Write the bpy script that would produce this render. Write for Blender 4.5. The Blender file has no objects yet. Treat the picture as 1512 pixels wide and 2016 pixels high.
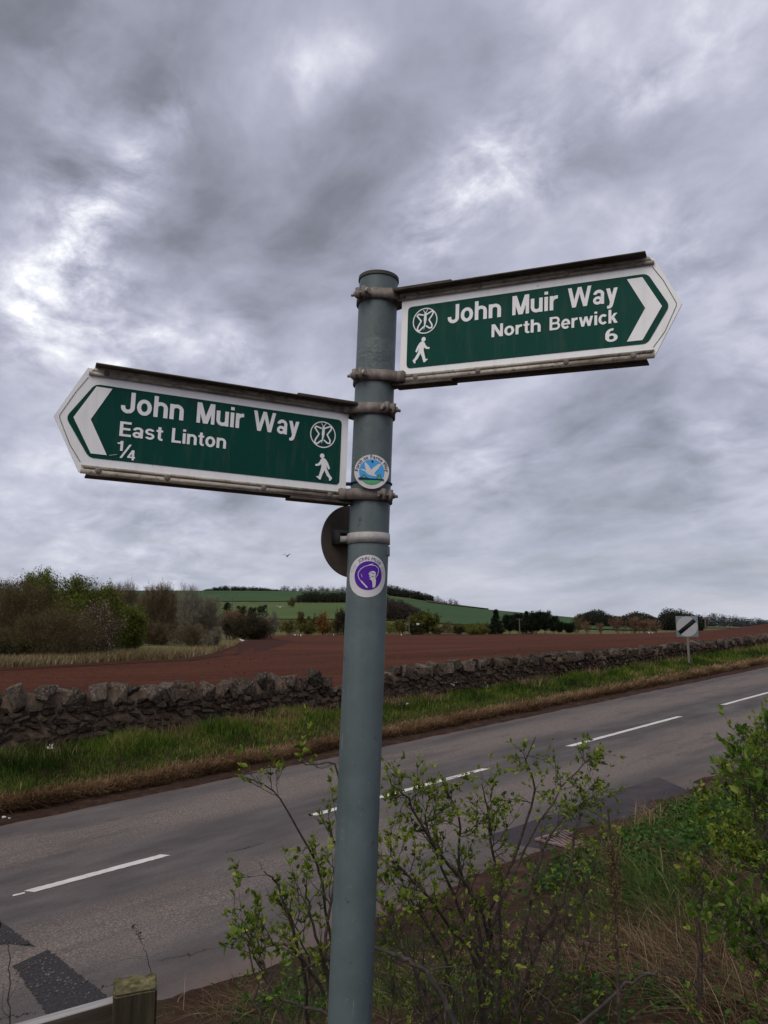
import bpy, bmesh, math, random
import numpy as np
from mathutils import Vector, Matrix
from mathutils.geometry import delaunay_2d_cdt

scene = bpy.context.scene
COL = scene.collection
PI = math.pi
rad = math.radians

# ------------------------------------------------------------------ camera
F_PX, IW, IH = 1514.0, 1512.0, 2016.0
CAM = np.array([0.0, 0.0, 2.25])
PITCH = math.atan((1237 - 1008) / F_PX)
cd = bpy.data.cameras.new('camera')
cd.sensor_fit = 'VERTICAL'; cd.sensor_height = 36.0; cd.sensor_width = 27.0
cd.lens = F_PX / IH * 36.0
cd.clip_start = 0.05; cd.clip_end = 6000
cam = bpy.data.objects.new('camera', cd); COL.objects.link(cam)
cam.location = CAM; cam.rotation_euler = (PI / 2 + PITCH, 0, 0)
scene.camera = cam

# ------------------------------------------------------------------ exposure
vs = scene.view_settings
scene.display_settings.display_device = 'sRGB'
vs.view_transform = 'Standard'; vs.look = 'None'; vs.exposure = 0.38; vs.gamma = 1.0
vs.use_curve_mapping = False
scene.cycles.max_bounces = 6
scene.cycles.use_denoising = True

# ------------------------------------------------------------------ sun
SUN_EL, SUN_AZ = rad(50), rad(205)          # veiled sun behind the camera, azimuth clockwise from +Y
sd = bpy.data.lights.new('sun', 'SUN'); sd.energy = 1.5; sd.angle = rad(50); sd.color = (1.0, 0.92, 0.81)
so = bpy.data.objects.new('sun', sd); COL.objects.link(so)
sv = Vector((math.sin(SUN_AZ) * math.cos(SUN_EL), math.cos(SUN_AZ) * math.cos(SUN_EL), math.sin(SUN_EL)))
so.rotation_euler = sv.to_track_quat('Z', 'Y').to_euler(); so.location = (0, -20, 30)

# ------------------------------------------------------------------ measuring helpers
cP, sP = math.cos(PITCH), math.sin(PITCH)
def ray(x, y):
    u = (x - IW / 2) / F_PX; v = (IH / 2 - y) / F_PX
    return np.array([u, cP - v * sP, sP + v * cP])
def at(x, y, Y):
    r = ray(x, y); return CAM + r * (Y / r[1])
ROAD_AZ = rad(46)
DV = np.array([math.sin(ROAD_AZ), math.cos(ROAD_AZ)]); NV = np.array([-math.cos(ROAD_AZ), math.sin(ROAD_AZ)])
ROT = PI / 2 - ROAD_AZ                        # corridor objects: local x along the road, local y across it
def zroad(s):
    s = np.asarray(s, float)
    return -0.05 + 0.042 * np.clip(s, -8, 38) + 0.02 * np.clip(s - 38, 0, 60) + 0.01 * np.clip(s + 8, -60, 0)
def st(x, y): return x * DV[0] + y * DV[1], x * NV[0] + y * NV[1]
def xy(s, t): return s * DV[0] + t * NV[0], s * DV[1] + t * NV[1]
def road_px(x, y):
    r = ray(x, y); k = (-0.05 - CAM[2]) / (r[2] - 0.042 * (r[:2] @ DV)); P = CAM + r * k
    return st(P[0], P[1])
def sstep(a, b, x):
    q = np.clip((np.asarray(x, float) - a) / (b - a), 0, 1); return q * q * (3 - 2 * q)

# ------------------------------------------------------------------ node helpers
class NT:
    def __init__(self, nt): self.nt = nt; self.n = nt.nodes; self.l = nt.links
    def node(self, typ, **kw):
        nd = self.n.new(typ)
        for k, v in kw.items():
            if k.startswith('i_'):
                key = k[2:]; key = int(key) if key.isdigit() else key.replace('_', ' ')
                self.set(nd.inputs[key], v)
            else: setattr(nd, k, v)
        return nd
    def set(self, sock, v):
        if hasattr(v, 'is_output') or hasattr(v, 'links') and not isinstance(v, (tuple, list)): self.l.new(v, sock)
        else: sock.default_value = v
    def math(self, op, a, b=0.0, c=None, clamp=False):
        nd = self.n.new('ShaderNodeMath'); nd.operation = op; nd.use_clamp = clamp
        self.set(nd.inputs[0], a); self.set(nd.inputs[1], b)
        if c is not None: self.set(nd.inputs[2], c)
        return nd.outputs[0]
    def vmath(self, op, a, b=(0, 0, 0), out=0, scale=None):
        nd = self.n.new('ShaderNodeVectorMath'); nd.operation = op
        self.set(nd.inputs[0], a)
        if op != 'SCALE': self.set(nd.inputs[1], b)
        else: self.set(nd.inputs['Scale'], scale)
        return nd.outputs[out]
    def noise(self, vec, scale, detail=4, rough=.55, dist=0.0, out=0):
        nd = self.node('ShaderNodeTexNoise', i_Scale=scale, i_Detail=detail, i_Roughness=rough, i_Distortion=dist)
        if vec is not None: self.l.new(vec, nd.inputs['Vector'])
        return nd.outputs[out]
    def ramp(self, fac, stops, interp='LINEAR'):
        nd = self.n.new('ShaderNodeValToRGB'); cr = nd.color_ramp; cr.interpolation = interp
        while len(cr.elements) < len(stops): cr.elements.new(0.5)
        for e, (p, c) in zip(cr.elements, stops):
            e.position = p; e.color = (*c, 1) if len(c) == 3 else c
        self.set(nd.inputs[0], fac); return nd.outputs[0]
    def mix(self, fac, a, b, blend='MIX'):
        nd = self.n.new('ShaderNodeMix'); nd.data_type = 'RGBA'; nd.blend_type = blend
        self.set(nd.inputs[0], fac)
        for s_, v in ((nd.inputs[6], a), (nd.inputs[7], b)):
            self.set(s_, (*v, 1) if isinstance(v, (tuple, list)) and len(v) == 3 else v)
        return nd.outputs[2]
    def maprange(self, v, a, b, c=0.0, d=1.0, smooth=False):
        nd = self.node('ShaderNodeMapRange', interpolation_type='SMOOTHSTEP' if smooth else 'LINEAR')
        self.set(nd.inputs[0], v)
        for i, q in enumerate((a, b, c, d)): nd.inputs[i + 1].default_value = q
        return nd.outputs[0]

# ------------------------------------------------------------------ sky
world = bpy.data.worlds.new('World'); scene.world = world; world.use_nodes = True
W = NT(world.node_tree); W.n.clear()
tc = W.node('ShaderNodeTexCoord')
dirv = W.vmath('NORMALIZE', tc.outputs['Generated'])
sep = W.node('ShaderNodeSeparateXYZ'); W.l.new(dirv, sep.inputs[0])
zc = W.math('ADD', W.math('MAXIMUM', sep.outputs[2], 0.0), 0.30)
pxn = W.math('DIVIDE', sep.outputs[0], zc); pyn = W.math('DIVIDE', sep.outputs[1], zc)
pl = W.node('ShaderNodeCombineXYZ'); W.l.new(pxn, pl.inputs[0]); W.l.new(pyn, pl.inputs[1])
wrp = W.vmath('SUBTRACT', W.noise(pl.outputs[0], 2.2, 3, .5, 0, 1), (.5, .5, .5))
plw = W.vmath('ADD', pl.outputs[0], W.vmath('SCALE', wrp, scale=0.22))
mr = W.node('ShaderNodeMapping'); W.l.new(plw, mr.inputs[0]); mr.inputs['Rotation'].default_value = (0, 0, rad(50))
mp = W.node('ShaderNodeMapping'); W.l.new(mr.outputs[0], mp.inputs[0])       # cloud bands drift along one bearing
mp.inputs['Scale'].default_value = (0.72, 1.1, 1.0); mp.inputs['Location'].default_value = (3.1, 1.7, 0.0)
n_big = W.noise(mp.outputs[0], 1.9, 2, .5)
n_mid = W.noise(mp.outputs[0], 4.2, 6, .54)
n_fine = W.noise(mr.outputs[0], 13.0, 4, .55)
den = W.math('ADD', W.math('MULTIPLY', n_big, 0.36), W.math('ADD', W.math('MULTIPLY', n_mid, 0.54), W.math('MULTIPLY', n_fine, 0.13)))
# thinner and thicker places of the cloud sheet, by direction
wob = W.vmath('SUBTRACT', W.noise(dirv, 6.0, 5, .62, 0, 1), (.5, .5, .5))
dw = W.vmath('ADD', dirv, W.vmath('SCALE', wob, scale=0.10))
def cloud_patch(px, py, sig, amp):
    v = ray(px, py); v = v / np.linalg.norm(v)
    dist = W.vmath('DISTANCE', dw, tuple(v), out=1)
    q = W.math('DIVIDE', dist, sig)
    return W.math('MULTIPLY', W.math('EXPONENT', W.math('MULTIPLY', W.math('MULTIPLY', q, q), -1.0)), amp)
rag = W.maprange(W.noise(mr.outputs[0], 6.5, 8, .62, .15), .36, .66, 0.1, 2.0)
gap = 0.0; thick = den
for a_ in [(280, 338, .040, .24), (165, 478, .055, .26), (100, 570, .07, .14), (228, 410, .035, .18), (600, 135, .040, .15), (702, 85, .03, .12), (350, 228, .032, .18),
           (835, 465, .042, .22), (955, 335, .06, .18), (265, 660, .075, .20), (480, 692, .055, .18), (1090, 60, .07, .10),
           (1400, 60, .08, .14), (1320, 470, .07, .12), (1240, 170, .04, .14), (140, 210, .07, .12), (30, 600, .06, .16), (170, 1060, .13, .10), (420, 1090, .11, .08),
           (960, 940, .07, .10), (880, 820, .05, .08), (1450, 900, .09, .08), (1050, 270, .055, .14), (1480, 640, .07, .08), (90, 430, .05, .12), (900, 400, .05, .12), (1110, 360, .05, .08)]:
    gap = W.math('ADD', gap, cloud_patch(*a_))
for a_ in [(150, 90, .15, -.15), (20, 40, .12, -.07), (420, 60, .08, -.05), (860, 215, .09, -.05), (740, 340, .07, -.03), (300, 170, .05, -.09), (420, 330, .07, -.05), (50, 330, .07, -.10), (400, 430, .08, -.06),
           (1000, 100, .07, -.06), (1180, 330, .08, -.06), (560, 560, .08, -.05), (1180, 200, .06, -.06), (430, 1000, .08, -.07), (880, 730, .06, -.08), (1300, 990, .09, -.07), (1150, 1030, .09, -.05), (1430, 280, .08, -.05), (240, 560, .05, -.09), (600, 420, .07, -.06)]:
    thick = W.math('ADD', thick, cloud_patch(*a_))
acc = W.math('ADD', thick, W.math('MINIMUM', W.math('MULTIPLY', W.math('MULTIPLY', gap, rag), 0.88), 0.44))
bright = W.maprange(acc, 0.21, 0.95, 0, 1)
ccol = W.ramp(bright, [(0.0, (.108, .114, .132)), (0.18, (.187, .197, .240)), (0.36, (.296, .309, .386)), (0.50, (.386, .397, .486)), (0.64, (.497, .505, .596)), (0.80, (.68, .688, .75)), (1.0, (.97, .97, .98))])
# thick distant cloud deck evening out towards the horizon
el = sep.outputs[2]
hz = W.math('POWER', W.maprange(el, 0.0, 0.30, 1.0, 0.0), 1.6)
strat = W.noise(W.vmath('MULTIPLY', dirv, (1.2, 1.2, 9.0)), 2.6, 5, .55, .3)
hcol = W.ramp(strat, [(0.32, (.33, .356, .440)), (0.5, (.43, .45, .525)), (0.7, (.545, .555, .605))])
ccol = W.mix(W.math('MULTIPLY', hz, 0.72), ccol, hcol)
sky = W.node('ShaderNodeTexSky', sky_type='NISHITA', sun_disc=False, sun_elevation=SUN_EL, sun_rotation=SUN_AZ)
skyc = W.mix(1.0, sky.outputs[0], (.55, .55, .55), 'MULTIPLY')
ccol10 = W.vmath('SCALE', ccol, scale=10.0)
full = W.mix(0.93, skyc, ccol10)
bg = W.node('ShaderNodeBackground'); W.l.new(full, bg.inputs[0]); bg.inputs[1].default_value = 0.1
world.cycles.sampling_method = 'MANUAL'; world.cycles.sample_map_resolution = 512
wo = W.node('ShaderNodeOutputWorld'); W.l.new(bg.outputs[0], wo.inputs[0])

# ------------------------------------------------------------------ materials
MATS = {}
def material(name):
    m = bpy.data.materials.new(name); m.use_nodes = True; T = NT(m.node_tree); T.n.clear()
    out = T.node('ShaderNodeOutputMaterial'); b = T.node('ShaderNodeBsdfPrincipled')
    T.l.new(b.outputs[0], out.inputs[0]); MATS[name] = m
    return T, b, out
def tobj(T): return T.node('ShaderNodeTexCoord').outputs['Object']
def bump(T, b, h, strength=.5, dist=.01):
    nd = T.node('ShaderNodeBump', i_Strength=strength, i_Distance=dist); T.l.new(h, nd.inputs['Height']); T.l.new(nd.outputs[0], b.inputs['Normal'])
def simple(name, stops, scale=8, rough=.7, bscale=40, bstr=.3, bdist=.004, metal=0.0, detail=5, spec=.5, dist=0.0):
    T, b, o = material(name); v = tobj(T)
    c = T.ramp(T.noise(v, scale, detail, .6, dist), stops); T.l.new(c, b.inputs['Base Color'])
    b.inputs['Roughness'].default_value = rough; b.inputs['Metallic'].default_value = metal; b.inputs['Specular IOR Level'].default_value = spec
    if bstr: bump(T, b, T.noise(v, bscale, 4, .6), bstr, bdist)
    return MATS[name]
def tinted(name, stops, rough=.75, trans=0.0, spec=.10, patch=None):
    """colour picked by the per-leaf attribute 'tint'"""
    T, b, o = material(name)
    a = T.node('ShaderNodeAttribute', attribute_name='tint')
    f = a.outputs['Fac']
    if patch:
        g = T.node('ShaderNodeNewGeometry')
        f = T.math('ADD', f, T.maprange(T.noise(g.outputs['Position'], patch[0], 3), .3, .7, -patch[1], patch[1]), clamp=True)
    c = T.ramp(f, stops); T.l.new(c, b.inputs['Base Color'])
    b.inputs['Roughness'].default_value = rough; b.inputs['Specular IOR Level'].default_value = spec
    if trans:
        tr = T.node('ShaderNodeBsdfTranslucent'); T.l.new(T.mix(1.0, c, (1.25, 1.3, .7), 'MULTIPLY'), tr.inputs[0])
        mx = T.node('ShaderNodeMixShader', i_0=trans); T.l.new(b.outputs[0], mx.inputs[1]); T.l.new(tr.outputs[0], mx.inputs[2]); T.l.new(mx.outputs[0], o.inputs[0])
    return MATS[name]

# sign furniture
T, b, o = material('pole_paint'); v = tobj(T)
c = T.ramp(T.noise(v, 9, 6, .65), [(.25, (.070, .096, .100)), (.5, (.092, .122, .127)), (.75, (.114, .148, .152))])
spk = T.maprange(T.noise(v, 130, 2, .5), .70, .76)
c = T.mix(T.math('MULTIPLY', spk, .35), c, (.25, .28, .30))
drt = T.maprange(T.noise(T.vmath('MULTIPLY', v, (26, 26, 1.6)), 1.0, 4, .6), .5, .75)
c = T.mix(T.math('MULTIPLY', drt, .45), c, (.055, .066, .066))
chal = T.maprange(T.noise(v, 4.5, 6, .7), .50, .72)
c = T.mix(T.math('MULTIPLY', chal, .40), c, (.145, .172, .18))
scr = T.maprange(T.noise(T.vmath('MULTIPLY', v, (90, 90, 7)), 1.0, 3, .6), .70, .74)
c = T.mix(T.math('MULTIPLY', scr, .75), c, (.25, .26, .26))
rust = T.maprange(T.noise(v, 38, 4, .65), .66, .72)
c = T.mix(T.math('MULTIPLY', rust, .8), c, (.055, .034, .022))
T.l.new(c, b.inputs['Base Color']); b.inputs['Roughness'].default_value = .52; b.inputs['Specular IOR Level'].default_value = .35
sz = T.node('ShaderNodeSeparateXYZ'); T.l.new(v, sz.inputs[0])
wr = T.math('MULTIPLY', T.maprange(sz.outputs[2], 2.70, 2.765, 0, 1), T.maprange(sz.outputs[2], 2.775, 2.80, 1, 0))
hgt = T.math('ADD', T.math('MULTIPLY', T.noise(v, 75, 4, .6), T.math('ADD', T.math('MULTIPLY', wr, 2.2), .25)), T.math('MULTIPLY', T.noise(v, 30, 3), .3))
bump(T, b, hgt, .55, .003)
simple('cap_rubber', [(.3, (.02, .022, .022)), (.7, (.06, .06, .055))], 30, .8)
simple('clamp_metal', [(.3, (.095, .076, .066)), (.5, (.165, .138, .124)), (.72, (.235, .205, .188))], 60, .7, 0, 0, .001, .1)
simple('rail_shade_brown', [(.3, (.030, .022, .016)), (.5, (.058, .044, .032)), (.75, (.11, .088, .068))], 40, .8, 0, 0)  # dark brown with the flanges' underside shade put into the colour
simple('bolt_metal', [(.3, (.10, .075, .06)), (.5, (.28, .25, .21)), (.7, (.5, .47, .42))], 90, .5, 200, .3, .001, .5)
T, b, o = material('rail_metal'); v = tobj(T)
stt = T.noise(T.vmath('MULTIPLY', v, (14, 60, 60)), 1.0, 5, .65)
c = T.ramp(stt, [(.3, (.13, .105, .078)), (.48, (.30, .26, .21)), (.62, (.42, .385, .33)), (.8, (.50, .47, .42))])
c = T.mix(T.math('MULTIPLY', T.maprange(T.noise(v, 120, 3, .6), .52, .72), .75), c, (.07, .055, .038))
T.l.new(c, b.inputs['Base Color']); b.inputs['Roughness'].default_value = .6; b.inputs['Metallic'].default_value = .15
bump(T, b, T.noise(v, 220, 3), .3, .001)
def dirty_paint(name, col, col2, specks=.8, rough=.42):
    T, b, o = material(name); v = tobj(T)
    c = T.mix(T.maprange(T.noise(v, 11, 5, .6), .35, .7), col, col2)
    sp = T.maprange(T.noise(v, 190, 2, .5), .735, .765)
    c = T.mix(T.math('MULTIPLY', sp, specks), c, (.05, .05, .035))
    ru = T.maprange(T.noise(T.vmath('MULTIPLY', v, (60, 7, 7)), 1.0, 5, .65), .50, .76)
    c = T.mix(T.math('MULTIPLY', ru, .15), c, (.17, .17, .12))
    T.l.new(c, b.inputs['Base Color']); b.inputs['Roughness'].default_value = rough; b.inputs['Specular IOR Level'].default_value = .12
dirty_paint('sign_white', (.88, .885, .89), (.83, .835, .84))
dirty_paint('sign_letter', (.86, .86, .87), (.83, .83, .84), .5)
dirty_paint('sign_green', (.0012, .056, .042), (.0018, .047, .036), .35, .5)
dirty_paint('plate_white', (.62, .615, .635), (.56, .555, .57), .3)
dirty_paint('plate_grey', (.15, .19, .205), (.125, .16, .175), .3)
dirty_paint('disc_white', (.34, .345, .35), (.30, .305, .31), .3)
for nm, cc in dict(ink_black=(.012, .012, .014), ink_navy=(.012, .03, .075), sky_blue=(.07, .33, .70), hill_green=(.09, .37, .17), sticker_purple=(.085, .020, .30), ink_grey=(.11, .09, .18), ink_faded=(.55, .54, .58), tie_navy=(.02, .05, .09)).items():
    simple(nm, [(.3, tuple(q * .92 for q in cc)), (.7, tuple(min(1, q * 1.05) for q in cc))], 60, .7, 0, 0, spec=.12)
simple('disc_back', [(.3, (.075, .058, .045)), (.55, (.11, .085, .066)), (.8, (.145, .12, .10))], 25, .6, 90, .2, .001, .2)
simple('strap_metal', [(.3, (.27, .25, .24)), (.7, (.42, .40, .39))], 50, .6, 0, 0, .001, .0)
# ground
T, b, o = material('asphalt'); v = tobj(T)
sx = T.node('ShaderNodeSeparateXYZ'); T.l.new(v, sx.inputs[0])
wavy = T.math('ADD', sx.outputs[1], T.maprange(T.noise(v, .35, 3), 0, 1, -.35, .35))
ban = T.math('COSINE', T.math('MULTIPLY', T.math('SUBTRACT', wavy, 5.72), 2 * PI / 2.6))
ban = T.maprange(ban, -.4, 1.0, 0, 1, True)
agg = T.noise(v, 62, 5, .8)
mid = T.noise(T.vmath('MULTIPLY', v, (.5, 1.6, 1)), 1.7, 5, .6)
c = T.ramp(T.math('ADD', T.math('MULTIPLY', mid, .6), T.math('MULTIPLY', agg, .4)), [(.34, (.060, .053, .053)), (.5, (.094, .083, .081)), (.66, (.142, .126, .120))])
chip = T.maprange(agg, .36, .70)
c2 = T.ramp(chip, [(.0, (.072, .060, .055)), (.5, (.160, .134, .118)), (1, (.36, .31, .275))])
c = T.mix(T.math('MULTIPLY', ban, T.maprange(T.noise(T.vmath('MULTIPLY', v, (.35, 1.5, 1)), 1.2, 5, .65),   .28, .52)), c, c2)
dk = T.maprange(T.noise(T.vmath('MULTIPLY', v, (.8, 2.4, 1)), 1.3, 5, .62), .60, .74)
c = T.mix(T.math('MULTIPLY', dk, .6), c, (.055, .05, .052))
edge = T.math('ADD', T.maprange(wavy, 4.35, 4.9, 1, 0), T.maprange(sx.outputs[1], 9.1, 9.45, 0, 1), clamp=True)
c = T.mix(T.math('MULTIPLY', edge, T.maprange(T.noise(v, 2.5, 5, .6), .35, .65)), c, (.135, .10, .085))
T.l.new(c, b.inputs['Base Color']); b.inputs['Roughness'].default_value = .9; b.inputs['Specular IOR Level'].default_value = .10
bump(T, b, T.math('ADD', agg, T.math('MULTIPLY', T.noise(v, 9, 3), .4)), .55, .008)
T, b, o = material('asphalt_patch'); v = tobj(T)
c = T.ramp(T.noise(v, 70, 4, .75), [(.3, (.028, .025, .030)), (.55, (.052, .046, .053)), (.75, (.095, .083, .088))])
c = T.mix(T.maprange(T.noise(v, 1.6, 4), .48, .7), c, (.078, .066, .068))
T.l.new(c, b.inputs['Base Color']); b.inputs['Roughness'].default_value = .95; b.inputs['Specular IOR Level'].default_value = .1; bump(T, b, T.noise(v, 60, 4, .7), .7, .01)
T, b, o = material('asphalt_trench'); v = tobj(T)
c = T.ramp(T.noise(v, 75, 4, .75), [(.38, (.008, .0068, .007)), (.56, (.022, .0185, .019)), (.74, (.11, .094, .09))])
T.l.new(c, b.inputs['Base Color']); b.inputs['Roughness'].default_value = .8; bump(T, b, T.noise(v, 42, 4, .7), 1.0, .02)
simple('crack_tar', [(.3, (.026, .023, .024)), (.7, (.06, .053, .053))], 20, .9)
T, b, o = material('line_paint'); v = tobj(T)
wear = T.maprange(T.noise(v, 38, 5, .7), .62, .70)
c = T.mix(T.math('MULTIPLY', wear, .8), T.ramp(T.noise(v, 6, 4), [(.3, (.50, .475, .44)), (.7, (.64, .61, .575))]), (.15, .135, .13))
T.l.new(c, b.inputs['Base Color']); b.inputs['Roughness'].default_value = .7
T, b, o = material('verge_soil'); v = tobj(T)
c = T.ramp(T.noise(v, 5, 7, .68), [(.3, (.018, .010, .007)), (.52, (.046, .025, .016)), (.75, (.10, .058, .039))])
T.l.new(c, b.inputs['Base Color']); b.inputs['Roughness'].default_value = .95; b.inputs['Specular IOR Level'].default_value = .1
bump(T, b, T.noise(v, 22, 6, .7), 1.0, .04)
T, b, o = material('bank_soil'); v = tobj(T)
c = T.ramp(T.noise(v, 3.2, 8, .7), [(.3, (.024, .0125, .008)), (.52, (.060, .033, .022)), (.75, (.13, .080, .055))])
c = T.mix(T.maprange(T.noise(v, 1.4, 4), .52, .68), c, (.035, .042, .014))
T.l.new(c, b.inputs['Base Color']); b.inputs['Roughness'].default_value = .95; b.inputs['Specular IOR Level'].default_value = .1
bump(T, b, T.noise(v, 16, 7, .72), 1.0, .05)
T, b, o = material('ploughed_soil'); v = tobj(T)
fur = T.noise(T.vmath('MULTIPLY', v, (.12, 1.6, 1.0)), 1.0, 5, .7)
clod = T.noise(v, 3.5, 6, .75)
big = T.noise(T.vmath('MULTIPLY', v, (.05, .16, 1)), 1.0, 5, .62)
tram = T.math('ABSOLUTE', T.math('SUBTRACT', T.math('FRACT', T.math('ADD', T.math('MULTIPLY', T.vmath('DOT_PRODUCT', v, (-.0294, .0304, 0), out=1), 1.0), T.math('MULTIPLY', T.noise(v, .03, 2), .25))), .5))
big = T.math('SUBTRACT', big, T.math('MULTIPLY', T.maprange(tram, .0, .035, 1, 0), .22))
c = T.ramp(T.math('ADD', T.math('MULTIPLY', fur, .25), T.math('ADD', T.math('MULTIPLY', clod, .40), T.math('MULTIPLY', big, .35))), [(.38, (.040, .0130, .0062)), (.5, (.078, .0255, .0120)), (.62, (.122, .044, .023))])
T.l.new(c, b.inputs['Base Color']); b.inputs['Roughness'].default_value = .95; b.inputs['Specular IOR Level'].default_value = .08
bump(T, b, T.math('ADD', clod, fur), 1.0, .12)
simple('ploughed_damp', [(.3, (.030, .0090, .0046)), (.7, (.054, .0170, .0085))], 2.5, .95, 3, .8, .08, spec=.1)
simple('rough_grass', [(.3, (.050, .050, .018)), (.45, (.085, .082, .030)), (.6, (.125, .115, .046)), (.75, (.19, .165, .085))], .09, .95, 2, .6, .1, spec=.1, detail=8)
simple('dry_sward', [(.3, (.12, .09, .05)), (.5, (.21, .165, .095)), (.7, (.29, .24, .145))], .4, .95, 3, .6, .08, spec=.1, detail=7)
simple('crop_dark', [(.3, (.028, .064, .022)), (.5, (.036, .075, .025)), (.7, (.046, .084, .028))], .02, .95, 1, .2, .05, spec=.1)
simple('crop_mid', [(.3, (.050, .086, .022)), (.7, (.082, .112, .034))], .02, .95, 1, .2, .05, spec=.1)
simple('heath_brown', [(.3, (.050, .034, .026)), (.7, (.085, .058, .045))], .05, .95, 1, .4, .1, spec=.1)
simple('rape_yellow', [(.3, (.55, .42, .02)), (.7, (.65, .52, .04))], .1, .95, 1, .2, .05, spec=.1)
T, b, o = material('pond_water'); b.inputs['Base Color'].default_value = (.10, .11, .12, 1); b.inputs['Roughness'].default_value = .05
# wall
def stone_mat(name, stops, lichen):
    T, b, o = material(name); v = tobj(T)
    oi = T.node('ShaderNodeObjectInfo')
    vv = T.vmath('ADD', v, T.vmath('SCALE', oi.outputs['Location'], scale=3.7))
    f = T.math('ADD', T.noise(vv, 3.5, 6, .68), T.maprange(oi.outputs['Random'], 0, 1, -.16, .16))
    c = T.ramp(f, stops)
    c = T.mix(T.math('MULTIPLY', T.maprange(T.noise(vv, 6.5, 4, .6), .60, .68), lichen), c, (.36, .34, .31))
    c = T.mix(T.math('MULTIPLY', T.maprange(T.noise(vv, 3, 4, .6), .56, .70), .45), c, (.085, .075, .03))
    T.l.new(c, b.inputs['Base Color']); b.inputs['Roughness'].default_value = .95; b.inputs['Specular IOR Level'].default_value = .12
    bump(T, b, T.noise(vv, 9, 6, .7), .9, .05)
stone_mat('wall_stone', [(.3, (.020, .013, .010)), (.5, (.054, .037, .027)), (.72, (.125, .090, .066))], .6)
stone_mat('coping_rock', [(.3, (.024, .018, .014)), (.5, (.070, .053, .041)), (.72, (.175, .140, .112))], .9)
simple('lime_mortar', [(.3, (.032, .022, .016)), (.5, (.080, .057, .042)), (.75, (.165, .125, .094))], 4, .95, 18, .8, .03, spec=.1, detail=7)
# wood and plants
T, b, o = material('weathered_wood'); v = tobj(T)
g = T.noise(T.vmath('MULTIPLY', v, (40, 40, 3)), 1.0, 6, .65)
c = T.ramp(g, [(.34, (.008, .006, .003)), (.5, (.026, .020, .008)), (.68, (.070, .056, .026))])
geo = T.node('ShaderNodeNewGeometry'); gs = T.node('ShaderNodeSeparateXYZ'); T.l.new(geo.outputs['Normal'], gs.inputs[0])
mo = T.maprange(T.math('ADD', gs.outputs[2], T.maprange(T.noise(v, 26, 6, .7), 0, 1, -.95, .45)), .35, .80)
c = T.mix(mo, c, T.ramp(T.noise(v, 60, 4), [(.3, (.028, .026, .007)), (.5, (.090, .080, .022)), (.72, (.20, .17, .075))]))
T.l.new(c, b.inputs['Base Color']); b.inputs['Roughness'].default_value = .9; bump(T, b, g, .8, .006)
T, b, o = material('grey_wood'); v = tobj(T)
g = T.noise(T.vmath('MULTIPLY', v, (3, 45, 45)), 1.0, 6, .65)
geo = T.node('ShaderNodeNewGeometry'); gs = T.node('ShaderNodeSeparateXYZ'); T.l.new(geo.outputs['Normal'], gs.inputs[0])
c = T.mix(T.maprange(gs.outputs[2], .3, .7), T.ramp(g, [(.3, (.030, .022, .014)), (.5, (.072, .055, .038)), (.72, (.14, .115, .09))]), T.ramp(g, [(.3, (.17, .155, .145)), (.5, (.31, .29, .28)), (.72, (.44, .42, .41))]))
T.l.new(c, b.inputs['Base Color']); b.inputs['Roughness'].default_value = .85; bump(T, b, g, .7, .004)
simple('pole_wood', [(.3, (.06, .05, .04)), (.7, (.12, .10, .085))], 6, .9)
simple('cable', [(.3, (.05, .05, .05)), (.7, (.07, .07, .07))], 1, .6)
simple('post_grey', [(.3, (.10, .095, .088)), (.7, (.16, .152, .14))], 6, .7)
simple('cast_iron', [(.3, (.10, .060, .052)), (.7, (.24, .165, .15))], 30, .75, 60, .4, .002)
simple('drain_dark', [(.3, (.010, .008, .007)), (.7, (.02, .016, .013))], 30, .9)
simple('bark_bush', [(.3, (.018, .012, .009)), (.5, (.040, .028, .020)), (.75, (.095, .074, .057))], 55, .85, 120, .5, .002)
simple('bark_dead', [(.3, (.016, .013, .011)), (.5, (.038, .031, .026)), (.75, (.095, .082, .070))], 45, .85, 120, .5, .002)
simple('bark_tree', [(.3, (.040, .030, .023)), (.7, (.095, .075, .058))], 2, .95, 0, 0)
tinted('leaf_bush', [(0, (.034, .054, .009)), (.3, (.088, .135, .017)), (.65, (.180, .235, .034)), (1, (.34, .36, .085))], .5, .38)
tinted('leaf_near', [(0, (.026, .060, .010)), (.35, (.062, .120, .017)), (.7, (.120, .190, .030)), (1, (.26, .30, .075))], .48, .35)
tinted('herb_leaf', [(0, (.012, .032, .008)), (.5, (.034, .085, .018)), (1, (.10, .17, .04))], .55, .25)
tinted('grass_verge', [(0, (.014, .028, .005)), (.28, (.042, .082, .011)), (.55, (.092, .146, .020)), (.80, (.165, .170, .042)), (1, (.28, .205, .10))], .8, .18, patch=(.9, .42))
tinted('grass_bank', [(0, (.020, .034, .008)), (.4, (.045, .080, .015)), (.75, (.085, .125, .026)), (1, (.20, .175, .075))], .8, .18, patch=(1.2, .3))
tinted('grass_dry', [(0, (.055, .030, .016)), (.35, (.175, .105, .056)), (.7, (.30, .20, .112)), (1, (.42, .31, .19))], .9, .1, patch=(1.1, .25))
tinted('straw', [(0, (.050, .028, .015)), (.5, (.140, .090, .048)), (1, (.37, .28, .175))], .85, .08)
tinted('grass_tan', [(0, (.10, .075, .035)), (.5, (.20, .155, .085)), (1, (.32, .26, .16))], .9, .1, patch=(.12, .35))
tinted('twig_brown', [(0, (.032, .021, .013)), (.5, (.088, .060, .038)), (1, (.18, .13, .085))], .95)
tinted('twig_tan', [(0, (.055, .040, .024)), (.5, (.125, .095, .058)), (1, (.23, .18, .12))], .95)
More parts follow.
